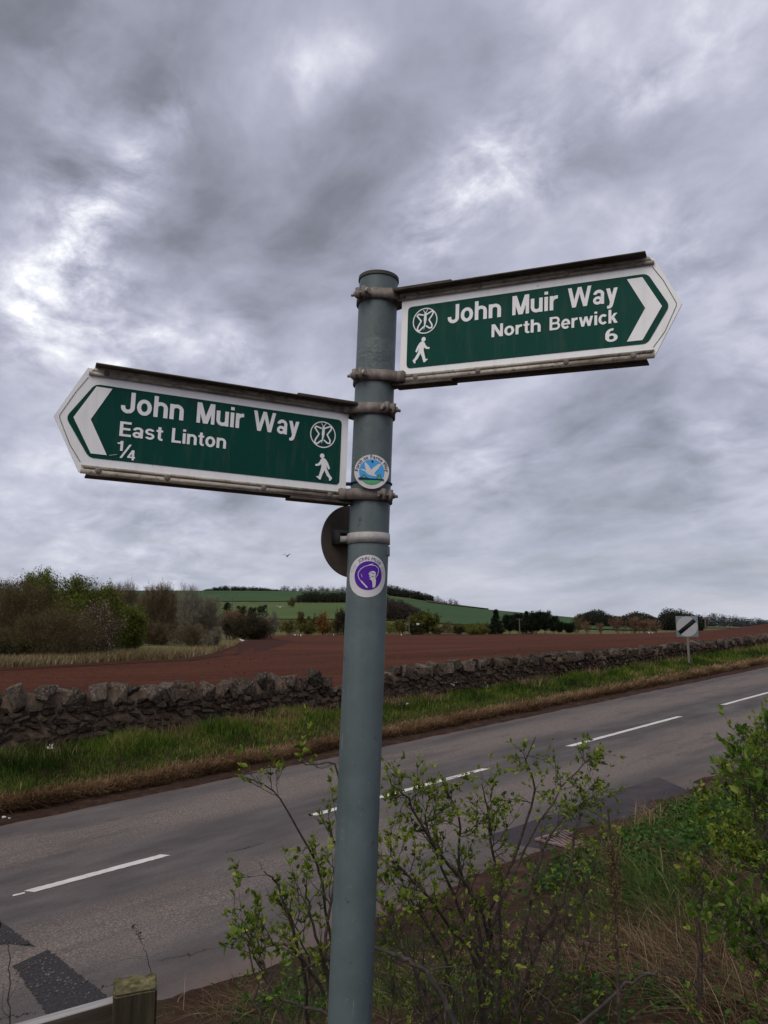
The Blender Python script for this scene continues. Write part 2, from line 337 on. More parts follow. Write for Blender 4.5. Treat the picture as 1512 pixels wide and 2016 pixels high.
tinted('twig_cream', [(0, (.095, .085, .062)), (.5, (.18, .165, .125)), (1, (.30, .28, .22))], .95)
tinted('twig_orange', [(0, (.085, .048, .030)), (.5, (.175, .105, .068)), (1, (.27, .17, .115))], .95)
tinted('leaf_spring', [(0, (.026, .044, .006)), (.5, (.095, .138, .016)), (1, (.21, .27, .036))], .8, .3)
tinted('leaf_olive', [(0, (.028, .032, .007)), (.5, (.082, .090, .018)), (1, (.165, .170, .038))], .85, .25)
tinted('leaf_dark', [(0, (.006, .010, .005)), (.5, (.014, .022, .010)), (1, (.030, .042, .018))], .85)
tinted('blossom', [(0, (.19, .16, .12)), (.5, (.36, .33, .28)), (1, (.56, .54, .49))], .8, .15)
tinted('gorse_bloom', [(0, (.10, .055, .012)), (.5, (.20, .105, .02)), (1, (.30, .18, .03))], .8)
tinted('wood_dark', [(0, (.012, .013, .010)), (.5, (.024, .026, .018)), (1, (.045, .046, .030))], .9)
tinted('wood_brown', [(0, (.026, .020, .017)), (.5, (.046, .036, .030)), (1, (.075, .060, .050))], .9)
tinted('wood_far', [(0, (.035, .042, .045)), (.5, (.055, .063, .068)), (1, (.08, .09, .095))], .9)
tinted('petal_white', [(0, (.6, .6, .57)), (1, (.8, .8, .78))], .6, .2)
simple('gull_white', [(.3, (.68, .68, .68)), (.7, (.8, .8, .8))], 3, .7, 0, 0)
simple('bird_dark', [(.3, (.02, .02, .02)), (.7, (.03, .03, .03))], 3, .7, 0, 0)
simple('cotton_fluff', [(.3, (.16, .12, .09)), (.7, (.26, .21, .17))], 80, .95, 0, 0)

# ------------------------------------------------------------------ mesh helpers
def mesh_np(name, V, faces, mat, tint=None, smooth=False):
    """faces: list of int arrays (n,3) / (n,4)"""
    V = np.asarray(V, np.float32).reshape(-1, 3)
    faces = [np.asarray(f, np.int32) for f in faces if len(f)]
    me = bpy.data.meshes.new(name)
    me.vertices.add(len(V)); me.vertices.foreach_set('co', V.ravel())
    nl = sum(f.size for f in faces); npoly = sum(len(f) for f in faces)
    me.loops.add(nl); me.polygons.add(npoly)
    me.loops.foreach_set('vertex_index', np.concatenate([f.ravel() for f in faces]))
    tot = np.concatenate([np.full(len(f), f.shape[1], np.int32) for f in faces])
    start = np.concatenate([[0], np.cumsum(tot)[:-1]]).astype(np.int32)
    me.polygons.foreach_set('loop_start', start)
    if smooth: me.polygons.foreach_set('use_smooth', np.ones(npoly, bool))
    if tint is not None:
        a = me.attributes.new('tint', 'FLOAT', 'POINT'); a.data.foreach_set('value', np.asarray(tint, np.float32))
    me.update(calc_edges=True); me.validate(clean_customdata=False)
    if mat: me.materials.append(MATS[mat])
    return me
def link(name, data, parent=None, loc=None, rot=None):
    ob = bpy.data.objects.new(name, data); COL.objects.link(ob)
    if parent: ob.parent = parent
    if loc is not None: ob.location = loc
    if rot is not None: ob.rotation_euler = rot
    return ob
def tag(ob, label, cat, group=None):
    ob['label'] = label; ob['category'] = cat
    if group: ob['group'] = group
    return ob
def struct(ob, label=None):
    ob['kind'] = 'structure'
    if label: ob['label'] = label
    return ob
def stuff(ob, label=None, cat=None):
    ob['kind'] = 'stuff'
    if label: ob['label'] = label
    if cat: ob['category'] = cat
    return ob
def empty(name, loc=(0, 0, 0), rot=(0, 0, 0)): return link(name, None, None, loc, rot)

class B:
    """collects simple solids into one mesh"""
    def __init__(self): self.V = []; self.q = []; self.t = []; self.n = 0
    def add(self, V, q=(), t=()):
        V = np.asarray(V, float).reshape(-1, 3); self.V.append(V)
        for f in q: self.q.append([i + self.n for i in f])
        for f in t: self.t.append([i + self.n for i in f])
        self.n += len(V)
    def box(self, c, h, ax=None):
        """centre, half sizes, optional 3x3 axes (rows)"""
        ax = np.eye(3) if ax is None else np.asarray(ax, float)
        P = [np.asarray(c, float) + ax[0] * h[0] * i + ax[1] * h[1] * j + ax[2] * h[2] * k for k in (-1, 1) for j in (-1, 1) for i in (-1, 1)]
        self.add(P, [(0, 2, 3, 1), (4, 5, 7, 6), (0, 1, 5, 4), (2, 6, 7, 3), (0, 4, 6, 2), (1, 3, 7, 5)])
    def cyl(self, a, bb, r0, r1=None, n=16, caps=True):
        a = np.asarray(a, float); bb = np.asarray(bb, float); r1 = r0 if r1 is None else r1
        w = (bb - a) / np.linalg.norm(bb - a); u = np.cross(w, [0, 0, 1.] if abs(w[2]) < .9 else [1., 0, 0]); u /= np.linalg.norm(u); v = np.cross(w, u)
        th = np.arange(n) * 2 * PI / n
        ring = np.cos(th)[:, None] * u + np.sin(th)[:, None] * v
        V = np.concatenate([a + ring * r0, bb + ring * r1]); q = [(i, (i + 1) % n, n + (i + 1) % n, n + i) for i in range(n)]
        self.add(V, q)
        if caps:
            self.add(np.concatenate([[a], a + ring * r0]), (), [(0, 1 + (i + 1) % n, 1 + i) for i in range(n)])
            self.add(np.concatenate([[bb], bb + ring * r1]), (), [(0, 1 + i, 1 + (i + 1) % n) for i in range(n)])
    def tube(self, pts, r, n=8, closed=False):
        V, q = tube_geo(np.asarray(pts, float)[None], np.broadcast_to(np.asarray(r, float), (1, len(pts))), n)
        self.add(V, q.tolist())
    def mesh(self, name, mat, smooth=False, bevel=0):
        me = mesh_np(name, np.concatenate(self.V), [np.array(self.q, int).reshape(-1, 4), np.array(self.t, int).reshape(-1, 3)], mat, None, smooth)
        if bevel:
            bm = bmesh.new(); bm.from_mesh(me)
            bmesh.ops.remove_doubles(bm, verts=bm.verts, dist=1e-6)
            es = [e for e in bm.edges if len(e.link_faces) == 2 and e.calc_face_angle(0) > .6]
            bmesh.ops.bevel(bm, geom=es, offset=bevel, segments=2, affect='EDGES', profile=.6)
            bm.to_mesh(me); bm.free()
        return me
    def obj(self, name, mat, parent=None, smooth=False, bevel=0, loc=None, rot=None):
        return link(name, self.mesh(name, mat, smooth, bevel), parent, loc, rot)

def tube_geo(P, R, n):
    """P (m,k,3) polylines, R (m,k) radii -> verts, quads"""
    m, k, _ = P.shape
    Tn = np.gradient(P, axis=1); Tn /= np.linalg.norm(Tn, axis=2, keepdims=True) + 1e-12
    ref = np.where(np.abs(Tn[:, :1, 2:3]) < .8, np.array([0, 0, 1.]), np.array([1., 0, 0])) * np.ones_like(Tn)
    U = np.cross(Tn, ref); U /= np.linalg.norm(U, axis=2, keepdims=True) + 1e-12
    Vv = np.cross(Tn, U)
    th = np.arange(n) * 2 * PI / n
    ring = P[:, :, None, :] + R[:, :, None, None] * (np.cos(th)[None, None, :, None] * U[:, :, None, :] + np.sin(th)[None, None, :, None] * Vv[:, :, None, :])
    idx = np.arange(m * k * n).reshape(m, k, n)
    a = idx[:, :-1]; bq = idx[:, 1:]
    q = np.stack([a, np.roll(a, -1, 2), np.roll(bq, -1, 2), bq], -1).reshape(-1, 4)
    return ring.reshape(-1, 3), q

def rnd_unit(rng, n):
    v = rng.normal(size=(n, 3)); return v / np.linalg.norm(v, axis=1, keepdims=True)
def norm(v): return v / (np.linalg.norm(v, axis=-1, keepdims=True) + 1e-12)

def grow(rng, P0, D0, L, R, k=4, wob=.25, up=0.0, taper=.35):
    """grow n curved shoots: returns points (n,k+1,3), radii (n,k+1)"""
    n = len(P0); P = np.zeros((n, k + 1, 3)); P[:, 0] = P0; D = norm(D0); L = np.broadcast_to(L, (n,))
    for i in range(k):
        D = norm(D + rng.normal(size=(n, 3)) * wob + np.array([0, 0, up]))
        P[:, i + 1] = P[:, i] + D * (L / k)[:, None]
    Rr = np.broadcast_to(R, (n,))[:, None] * np.linspace(1, taper, k + 1)[None]
    return P, Rr
def spawn(rng, P, R, per, tmin, tmax, amin, amax):
    """side shoots on polylines: start point, direction, parent radius, position along"""
    m, k, _ = P.shape
    i = np.repeat(np.arange(m), per); t = rng.uniform(tmin, tmax, len(i)) * (k - 1)
    j = np.minimum(t.astype(int), k - 2); f = (t - j)[:, None]
    p = P[i, j] * (1 - f) + P[i, j + 1] * f; d = norm(P[i, j + 1] - P[i, j])
    r = (R[i, j] * (1 - f[:, 0]) + R[i, j + 1] * f[:, 0])
    side = norm(np.cross(d, rnd_unit(rng, len(i)))); a = rng.uniform(amin, amax, len(i))[:, None]
    return p, d * np.cos(a) + side * np.sin(a), r, t / (k - 1)

def leaf_geo(rng, P, D, L, Wd, fold=.25, fine=False):
    """leaf faces at P pointing along D"""
    n = len(P); D = norm(D); nr = norm(np.cross(D, rnd_unit(rng, n))); nr = norm(nr + np.array([0, 0, .6])); nr = norm(nr - D * np.sum(nr * D, 1, keepdims=True))
    sd_ = np.cross(D, nr); L = np.broadcast_to(L, (n,))[:, None]; Wd = np.broadcast_to(Wd, (n,))[:, None]
    if not fine:
        V = np.stack([P, P + D * L * .5 + sd_ * Wd * .5 + nr * Wd * fold, P + D * L, P + D * L * .5 - sd_ * Wd * .5 + nr * Wd * fold], 1)
        i0 = np.arange(n)[:, None] * 4
        return V.reshape(-1, 3), np.concatenate([i0 + [0, 1, 2], i0 + [0, 2, 3]]), 4
    cur = -nr * L * rng.uniform(.05, .25, (n, 1))
    V = np.stack([P, P + D * L * .55 + cur * .25, P + D * L + cur,
                  P + D * L * .30 + sd_ * Wd * .46 + nr * Wd * fold, P + D * L * .68 + sd_ * Wd * .40 + nr * Wd * fold + cur * .5,
                  P + D * L * .30 - sd_ * Wd * .46 + nr * Wd * fold, P + D * L * .68 - sd_ * Wd * .40 + nr * Wd * fold + cur * .5], 1)
    i0 = np.arange(n)[:, None] * 7
    t = [[0, 3, 1], [3, 4, 1], [4, 2, 1], [0, 1, 5], [5, 1, 6], [6, 1, 2]]
    return V.reshape(-1, 3), np.concatenate([i0 + q for q in t]), 7

def blade_geo(rng, P, H, Wd, lean, k=2):
    """grass blades: base P, height H, width Wd, horizontal lean vectors (n,2)"""
    n = len(P); a = rng.uniform(0, 2 * PI, n); sd_ = np.stack([np.cos(a), np.sin(a), np.zeros(n)], 1) * Wd[:, None] * .5
    ln = np.concatenate([lean, np.zeros((n, 1))], 1); lm = np.linalg.norm(lean, axis=1)
    rows = []
    for i in range(k + 1):
        q = i / k
        c = P + ln * (H * q ** 1.7)[:, None] + np.array([0, 0, 1.]) * (H * (q - .42 * np.minimum(lm, 1.6) * q * q))[:, None]
        if i < k: rows += [c - sd_ * (1 - .55 * q), c + sd_ * (1 - .55 * q)]
        else: rows += [c]
    V = np.stack(rows, 1); m = V.shape[1]; i0 = np.arange(n)[:, None] * m
    Q = [i0 + [2 * i, 2 * i + 1, 2 * i + 3, 2 * i + 2] for i in range(k - 1)]
    Tt = i0 + [2 * k - 2, 2 * k - 1, 2 * k]
    return V.reshape(-1, 3), (np.concatenate(Q) if Q else np.zeros((0, 4), int)), Tt, m
def blades(name, mat, rng, P, H, Wd, lean, tint, parent=None, k=2):
    V, Q, Tt, m = blade_geo(rng, P, H, Wd, lean, k)
    return link(name, mesh_np(name, V, [Q, Tt], mat, np.repeat(tint, m)), parent)

# ------------------------------------------------------------------ terrain
def smooth_noise(x, y, sc, seed=0):
    r = random.Random(seed); z = 0
    for i in range(5):
        a, p1, p2 = r.uniform(0, 2 * PI), r.uniform(0, 6), r.uniform(.7, 1.4)
        z = z + np.sin((x * math.cos(a) + y * math.sin(a)) / sc * p2 * (1 + i * .6) + p1) / (1 + i * .6)
    return z / 2.6
E_U = [-3, -.30, -.27, -.04, .0, .06, .085, .13, .20, .25, .30, .40, .55, 3]
E_H = [40, 46, 46, 45, 42, 34, 30, 25, 19, 14.5, 10, 5, 3, 3]
def fieldz(x, y):
    """land beyond the wall"""
    yy = np.maximum(y, 1.0); u = np.clip(x / yy, -2, 2)
    base = 0.6 - 0.12 * np.clip((y - 40) / 160, -.25, 1.2)
    ridge = (9 * np.clip(u - .05, 0, .62) ** 2 + 14 * np.clip(u - .38, 0, .3) ** 1.5) * np.clip((y - 25) / 80, 0, 1) * (1 - .8 * sstep(150, 260, y))
    dist = np.sqrt(x * x + y * y) / np.sqrt(1 + np.minimum(u * u, .5))
    E = np.interp(u, E_U, E_H)
    hill = (E - 1) * np.clip((dist - 220) / 680, 0, 1) ** 1.15 - 0.05 * np.clip(dist - 900, 0, 400)
    return base + ridge + hill
def landz(x, y):
    s, t = st(x, y)
    near = zroad(np.clip(s, -30, 60)) + .16
    w = sstep(12.6, 46, t)
    return near * (1 - w) + fieldz(x, y) * w
def vergez(s, t):
    """far verge cross-section"""
    bank = .10 * sstep(9.75, 10.25, t) + (.17 - .12 * sstep(8.5, 12.5, s)) * sstep(10.2, 12.0, t)
    return zroad(s) + bank - .02 * sstep(9.4, 9.6, t) * (1 - sstep(9.7, 10.0, t)) + .02 * smooth_noise(s, t, .5, 3) * sstep(9.8, 10.4, t) + (.022 + .022 * smooth_noise(s, t * 0, .5, 13) + .010 * smooth_noise(s, t, .12, 14)) * sstep(9.1, 9.5, t) * (1 - sstep(9.6, 9.9, t)) - .05 * sstep(9.5, 9.1, t)
def bankz(s, t):
    """near bank between the road and the path the camera stands on"""
    spill = (.010 + .022 * smooth_noise(s, t * 0, .33, 17) + .014 * smooth_noise(s, t, .09, 18)) * sstep(3.9, 4.3, t) - .075 * sstep(4.33, 4.80, t)
    return zroad(s) + spill + .66 * sstep(4.42, 1.7, t) + (.05 * smooth_noise(s, t, .45, 7) + .02 * smooth_noise(s, t, .14, 9)) * sstep(4.4, 4.0, t)
def grid(name, S, T_, zf, mat, local=True):
    SS, TT = np.meshgrid(S, T_, indexing='ij'); Z = zf(SS, TT)
    V = np.stack([SS, TT, Z], -1).reshape(-1, 3); a, c_ = SS.shape
    i = np.arange(a * c_).reshape(a, c_)
    q = np.stack([i[:-1, :-1], i[1:, :-1], i[1:, 1:], i[:-1, 1:]], -1).reshape(-1, 4)
    me = mesh_np(name, V, [q], mat, smooth=True)
    return link(name, me, None, None, (0, 0, ROT) if local else None)
S_line = np.unique(np.concatenate([np.linspace(-220, -10, 22), np.arange(-10, 45, .5), np.linspace(45, 300, 40)]))
road = struct(grid('road', S_line, np.linspace(4.36, 9.5, 12), lambda s, t: zroad(s) + 0 * t + .004, 'asphalt'), 'grey two-lane country road with worn wheel tracks')
S_fine = np.unique(np.concatenate([np.linspace(-220, -4, 24), np.arange(-4, 40, .12), np.linspace(40, 300, 60)]))
struct(grid('far_verge', S_fine, np.concatenate([np.linspace(9.10, 10.6, 31), np.linspace(10.7, 12.75, 16)]), vergez, 'verge_soil'), 'soil verge between road and stone wall')
S_near = np.unique(np.concatenate([np.linspace(-220, -3, 24), np.arange(-3, 14, .07), np.linspace(14, 300, 70)]))
struct(grid('near_bank', S_near, np.concatenate([np.linspace(-260, -3, 12), np.linspace(-2.6, .4, 12), np.arange(.5, 4.80, .06)]), lambda s, t: bankz(s, np.maximum(t, .2)), 'bank_soil'), 'reddish soil bank below the signpost')
# land beyond the wall: one sheet to the horizon
tt = np.concatenate([np.linspace(12.68, 20, 16), np.geomspace(21, 3200, 130)])
sg = np.linspace(-1, 1, 330)
TT, SGm = np.meshgrid(tt, sg, indexing='ij'); SS = SGm * (110 + 2.2 * TT) + TT * .9 * sstep(30, 200, TT)
X, Y = xy(SS, TT); Z = landz(X, Y)
i = np.arange(TT.size).reshape(TT.shape)
q = np.stack([i[:-1, :-1], i[:-1, 1:], i[1:, 1:], i[1:, :-1]], -1).reshape(-1, 4)
struct(link('ground', mesh_np('ground', np.stack([X, Y, Z], -1), [q[:, ::-1]], 'rough_grass', smooth=True)), 'rough grassland running to the hills')

def sheet(name, mat, rows, lift, label, kind='structure'):
    """sheet lying on the land; rows: list of point lists (x,y), all the same length"""
    P = np.array(rows, float); X, Y = P[..., 0], P[..., 1]
    V = np.stack([X, Y, landz(X, Y) + lift], -1).reshape(-1, 3); a, c_ = X.shape
    i = np.arange(a * c_).reshape(a, c_); q = np.stack([i[:-1, :-1], i[1:, :-1], i[1:, 1:], i[:-1, 1:]], -1).reshape(-1, 4)
    return struct(link(name, mesh_np(name, V, [q], mat, smooth=True)), label)
# ploughed field: from the wall to a far hedge line, its left side cut by a grassy tongue
near_e = [xy(s, 12.72) for s in np.linspace(-40, 110, 120)]
us = np.linspace(-1.7, .95, 120)
def far_edge(u):
    return float(np.interp(u, [-1.7, -.8, -.52, -.42, -.33, -.25, -.218, -.19, -.182, -.13, 0, .2, .26, .33, .42, .5, .95], [15, 24, 31, 34, 37.5, 39.5, 50, 72, 110, 205, 225, 228, 210, 190, 165, 150, 120]))
far_e = [(u * far_edge(u), far_edge(u)) for u in us]
# order near edge points by matching direction
near_u = []
for u in us:
    # point of the wall line t=12.72 seen along u
    dx, dy = u, 1.0; k = 12.72 / (dx * NV[0] + dy * NV[1]) if (dx * NV[0] + dy * NV[1]) > .08 else 150.0
    near_u.append((dx * min(k, 150.), dy * min(k, 150.)))
fr = np.linspace(0, 1, 70) ** 1.8
rows = [[(n0[0] * (1 - f) + f0[0] * f, n0[1] * (1 - f) + f0[1] * f) for n0, f0 in zip(near_u, far_e)] for f in fr]
sheet('ploughed_field', 'ploughed_soil', rows, .045, 'reddish brown ploughed field beyond the stone wall')
# damp darker headland round the grassy tongue
hd = []
hu = np.linspace(-.56, -.116, 70)
h_near = np.interp(hu, [-.56, -.5, -.367, -.25, -.215, -.156, -.13, -.116], [28.0, 29.8, 33.4, 36.4, 41, 54, 74, 104])
h_far = np.minimum(np.array([far_edge(q) for q in hu]) * .995, np.interp(hu, [-.2, -.18, -.14, -.116], [90, 104, 116, 106]))
for f in np.linspace(0, 1, 12): hd.append([(u * (a_ * (1 - f) + b_ * f), a_ * (1 - f) + b_ * f) for u, a_, b_ in zip(hu, h_near, h_far)])
sheet('damp_headland', 'ploughed_damp', hd, .06, 'darker damp soil along the field edge')
# dry grass tongue under the trees
rows = [[(u * d_, d_) for u in np.linspace(-1.2, -.185, 60) for d_ in [far_edge(u) * (1 + (f * .5))]] for f in np.linspace(.0, 1, 12)]
sheet('dry_grassland', 'dry_sward', rows, .03, 'strip of pale dry grass at the field edge')
def hill_sheet(name, mat, u0, u1, d0, d1, lift, label, nu=60, nd=24, d0b=None, d1b=None):
    uu = np.linspace(u0, u1, nu); rows = []
    for f in np.linspace(0, 1, nd):
        rows.append([(u * d_, d_) for u, q_ in zip(uu, np.linspace(0, 1, nu)) for d_ in [(d0 + ((d0b if d0b is not None else d0) - d0) * q_) * (1 - f) + (d1 + ((d1b if d1b is not None else d1) - d1) * q_) * f]])
    return sheet(name, mat, rows, lift, label)
hill_sheet('upper_crop_field', 'crop_dark', -.55, .0, 565, 930, .5, 'dark green crop field on the far hill', d0b=585)
hill_sheet('lower_crop_field', 'crop_mid', -.22, -.03, 330, 540, .4, 'paler green pasture at the foot of the hill', d1b=560)
hill_sheet('slope_crop_field', 'crop_dark', .0, .34, 330, 830, .45, 'green crop field sloping down to the conifers', d1b=900, d0b=300)
hill_sheet('brown_heath', 'heath_brown', .055, .135, 800, 960, 1.2, 'brown heath on the hill shoulder', d0b=885)
hill_sheet('rapeseed_field', 'rape_yellow', .405, .455, 520, 640, 4.0, 'far yellow rapeseed field beyond the ploughed rise', 10, 5)
hill_sheet('pond', 'pond_water', -.070, -.050, 212, 222, .35, 'small pale pool at the far field edge', 12, 4)

# ------------------------------------------------------------------ road markings, patches, cracks (parts of the road)
def road_strip(name, mat, quad, lift, nseg=14, jit=0.0, seed=0):
    """quad of (s,t) corners a,b (one long side), c,d (other long side)"""
    rng = np.random.default_rng(seed); a, b_, c_, d_ = [np.array(q, float) for q in quad]
    f = np.linspace(0, 1, nseg + 1)[:, None]
    A = a * (1 - f) + b_ * f; C = d_ * (1 - f) + c_ * f
    A = A + rng.normal(size=A.shape) * jit; C = C + rng.normal(size=C.shape) * jit
    V = np.concatenate([A, C]); V = np.column_stack([V, zroad(V[:, 0]) + .004 + lift])
    q = [(i, i + 1, nseg + 2 + i, nseg + 1 + i) for i in range(nseg)]
    me = mesh_np(name, V, [np.array(q)[:, ::-1]], mat)
    return link(name, me, road)
def dash(x0, y0, x1, y1, w=.10, seed=0):
    s0, _ = road_px(x0, y0); s1, _ = road_px(x1, y1); h = w / 2
    return road_strip('centre_dash', 'line_paint', [(s0, 7 - h), (s1 + .05, 7 - h), (s1, 7 + h), (s0 - .05, 7 + h)], .004, 40, .003, seed)
for i_, a_ in enumerate([(60, 1753, 322, 1686), (625, 1607, 966, 1517), (1124, 1470, 1345, 1412), (1423, 1388, 1640, 1330)]): dash(*a_, seed=i_)
s0, _ = road_px(22, 1763); road_strip('centre_dash', 'line_paint', [(s0, 6.985), (s0 + .09, 6.98), (s0 + .10, 7.01), (s0 + .01, 7.015)], .004, 4, .004, 9)
for k in range(1, 9):
    s0 = 20.9 + k * 6.0; road_strip('centre_dash', 'line_paint', [(s0, 6.95), (s0 + 4, 6.95), (s0 + 4, 7.05), (s0, 7.05)], .004, 12, .002, 20 + k)
road_strip('tarmac_patch', 'asphalt_patch', [(6.3, 4.33), (9.2, 4.30), (9.66, 4.93), (6.2, 5.04)], .003, 30, .006, 3)
lo = [road_px(*p) for p in [(95, 2000), (215, 1968), (92, 1872), (26, 1905)]]
road_strip('trench_patch', 'asphalt_trench', [lo[0], lo[3], lo[2], lo[1]], .005, 70, .007, 4)
up_ = [road_px(*p) for p in [(-60, 1858), (48, 1862), (68, 1866), (-60, 1772)]]
road_strip('trench_patch', 'asphalt_trench', [up_[0], up_[1], up_[2], up_[3]], .005, 40, .007, 5)
def crack(pts, seed, w=.0035):
    rng = np.random.default_rng(seed); P = np.array([road_px(*p) for p in pts]); f = np.linspace(0, len(P) - 1, len(P) * 9)
    Q = np.stack([np.interp(f, np.arange(len(P)), P[:, k]) for k in (0, 1)], 1) + rng.normal(size=(len(f), 2)) * .012
    ww = w * rng.uniform(.3, 1.2, len(f)); V = np.concatenate([Q + np.stack([0 * ww, ww], 1), Q - np.stack([0 * ww, ww], 1)]); V = np.column_stack([V, zroad(V[:, 0]) + .0065])
    n_ = len(f); link('crack', mesh_np('crack', V, [np.array([(i, n_ + i, n_ + i + 1, i + 1) for i in range(n_ - 1)])], 'crack_tar'), road)
crack([(310, 1893), (370, 1881), (440, 1863), (505, 1840), (560, 1815)], 1)
crack([(195, 1946), (225, 1940), (262, 1930)], 2)
crack([(440, 1680), (480, 1672), (520, 1660)], 3, .009)
crack([(262, 1822), (272, 1838), (278, 1852)], 4, .005)
crack([(1180, 1575), (1230, 1556), (1290, 1532)], 5, .006)
crack([(0, 2010), (40, 2000), (70, 1996)], 6)

# ------------------------------------------------------------------ stone wall
def rock_protos(n, seed, npt=16, box=.82):
    rng = np.random.default_rng(seed); out = []
    for k in range(n):
        P = rng.uniform(-1, 1, (npt, 3)); P = np.sign(P) * np.abs(P) ** .55 * rng.uniform(box, 1.0, (npt, 1))
        bm = bmesh.new(); [bm.verts.new(p) for p in P]
        r = bmesh.ops.convex_hull(bm, input=bm.verts)
        bmesh.ops.delete(bm, geom=list({g for g in r['geom_interior'] + r['geom_unused'] if isinstance(g, bmesh.types.BMVert)}), context='VERTS')
        es = [e for e in bm.edges if len(e.link_faces) == 2 and e.calc_face_angle(0) > .35]
        bmesh.ops.bevel(bm, geom=es, offset=.07, segments=1, affect='EDGES')
        me = bpy.data.meshes.new('stone'); bm.to_mesh(me); bm.free(); out.append(me)
    return out
body_protos = rock_protos(9, 5, 15); cope_protos = rock_protos(9, 11, 14, .7)
for me in body_protos: me.materials.append(MATS['wall_stone'])
for me in cope_protos: me.materials.append(MATS['coping_rock'])
TOPS = ([-12, 0, 3.96, 5.49, 7.34, 9.61, 10.0, 11.7, 11.84, 14.2, 16.19, 21.22, 26.34, 33.98, 60, 120], [1.4, 1.4, 1.40, 1.38, 1.36, 1.39, 1.38, 1.34, 1.37, 1.50, 1.54, 1.63, 1.76, 1.98, 2.6, 3.6])
BASE = ([-12, 4, 7, 10, 12, 14, 18, 26, 34, 60, 120], [.10, .25, .30, .42, .42, .52, .70, 1.00, 1.25, 1.75, 2.4])
def wall_run(root, s0, s1, cope_h, body_s1, rng, cap, tfront=12.2, thick=.42, stone_l=.19, cw=(.16, .36), tilt=1.0):
    """coping and facing stones of one run of wall, each a child of root; past body_s1 the facing is one joined part"""
    # mortar core
    S = np.linspace(s0, s1, max(4, int((s1 - s0) / .25))); top = np.interp(S, *TOPS) - cope_h * .42 + .03 * np.sin(S * 9) + .02 * np.sin(S * 23); bs = np.interp(S, *BASE) - .25
    b_ = B(); n_ = len(S)
    a0 = np.stack([S, 0 * S + tfront + .035, bs], 1); a1 = np.stack([S, 0 * S + tfront + .10, top], 1); c1 = np.stack([S, 0 * S + tfront + thick - .10, top], 1); c0 = np.stack([S, 0 * S + tfront + thick - .03, bs], 1)
    V = np.concatenate([a0, a1, c1, c0]); q = []
    for k in range(3): q += [(k * n_ + i, k * n_ + i + 1, (k + 1) * n_ + i + 1, (k + 1) * n_ + i) for i in range(n_ - 1)]
    q += [(0, n_, 2 * n_, 3 * n_), (n_ - 1, 4 * n_ - 1, 3 * n_ - 1, 2 * n_ - 1)]
    b_.add(V, q); b_.obj('mortar_core', 'lime_mortar', root)
    # copings set on edge
    s = s0 + .1; k = 0
    while s < s1:
        w = rng.uniform(*cw) * (1 if s < 24 else .95); tz = float(np.interp(s, *TOPS)) + rng.uniform(-.07, .05); h = cope_h * rng.uniform(.78, 1.12)
        o = bpy.data.objects.new('coping_stone', cope_protos[rng.integers(9)]); COL.objects.link(o); o.parent = root
        o.location = (s + w / 2, tfront + thick / 2 - rng.uniform(-.02, .05), tz - h / 2)
        o.scale = (w * .60, thick * rng.uniform(.50, .64), h * .60); o.rotation_euler = (rng.normal() * .15, rng.uniform(-.6, .35) * tilt, rng.normal() * .35)
        s += w * rng.uniform(.85, 1.22); k += 1
        if k >= cap: break
    # facing
    far_V = []; far_T = []; nv = 0
    row_h = .088
    for r in range(13):
        s = s0 + rng.uniform(0, .15)
        while s < s1:
            w = stone_l * rng.uniform(.55, 1.5); zc_ = float(np.interp(s, *BASE)) + row_h * (r + .35) + .03 * math.sin(s * 2.1 + r)
            topz = float(np.interp(s, *TOPS)) - cope_h * .72
            if zc_ < topz - .03:
                h = row_h * rng.uniform(.8, 1.25)
                loc = (s + w / 2, tfront + .088 + rng.uniform(-.018, .018), zc_ + rng.uniform(-.015, .015)); sc = (w * .56, .07, h * .62); ro = (rng.normal() * .06, rng.normal() * .09, rng.normal() * .05)
                pm = body_protos[rng.integers(9)]
                if s < body_s1:
                    o = bpy.data.objects.new('stone', pm); COL.objects.link(o); o.parent = root; o.location = loc; o.scale = sc; o.rotation_euler = ro
                else:
                    M_ = np.array(Matrix.LocRotScale(Vector(loc), __import__('mathutils').Euler(ro), Vector(sc)))
                    v_ = np.array([vv.co for vv in pm.vertices]); far_V.append(v_ @ M_[:3, :3].T + M_[:3, 3])
                    pm.calc_loop_triangles(); far_T.append(np.array([t_.vertices for t_ in pm.loop_triangles]) + nv); nv += len(v_)
            s += w * rng.uniform(.92, 1.05)
    if far_V:
        o = link('stone_facing', mesh_np('stone_facing', np.concatenate(far_V), [np.concatenate(far_T)], 'wall_stone'), root); o['kind'] = 'stuff'
rngw = np.random.default_rng(21)
w1 = tag(empty('stone_wall', (0, 0, 0), (0, 0, ROT)), 'rubble stone wall with upright rough coping, nearer run ending at a broken gap', 'wall', 'field boundary walls')
wall_run(w1, 1.6, 10.15, .37, 99, rngw, 300)
w3 = tag(empty('broken_wall', (0, 0, 0), (0, 0, ROT)), 'low broken stump of stone wall in the gap behind the signpost', 'wall', 'field boundary walls')
def low(s0, s1):
    global TOPS
    keep = TOPS; TOPS = ([s0, s1], [1.10, 1.02]); wall_run(w3, s0, s1, .14, 99, rngw, 20); TOPS = keep
low(10.2, 11.6)
w2 = tag(empty('stone_wall', (0, 0, 0), (0, 0, ROT)), 'long rubble stone wall with jagged coping, receding past the round-faced road sign', 'wall', 'field boundary walls')
wall_run(w2, 11.65, 62, .25, 18.3, rngw, 290, stone_l=.17, cw=(.09, .24), tilt=.8)

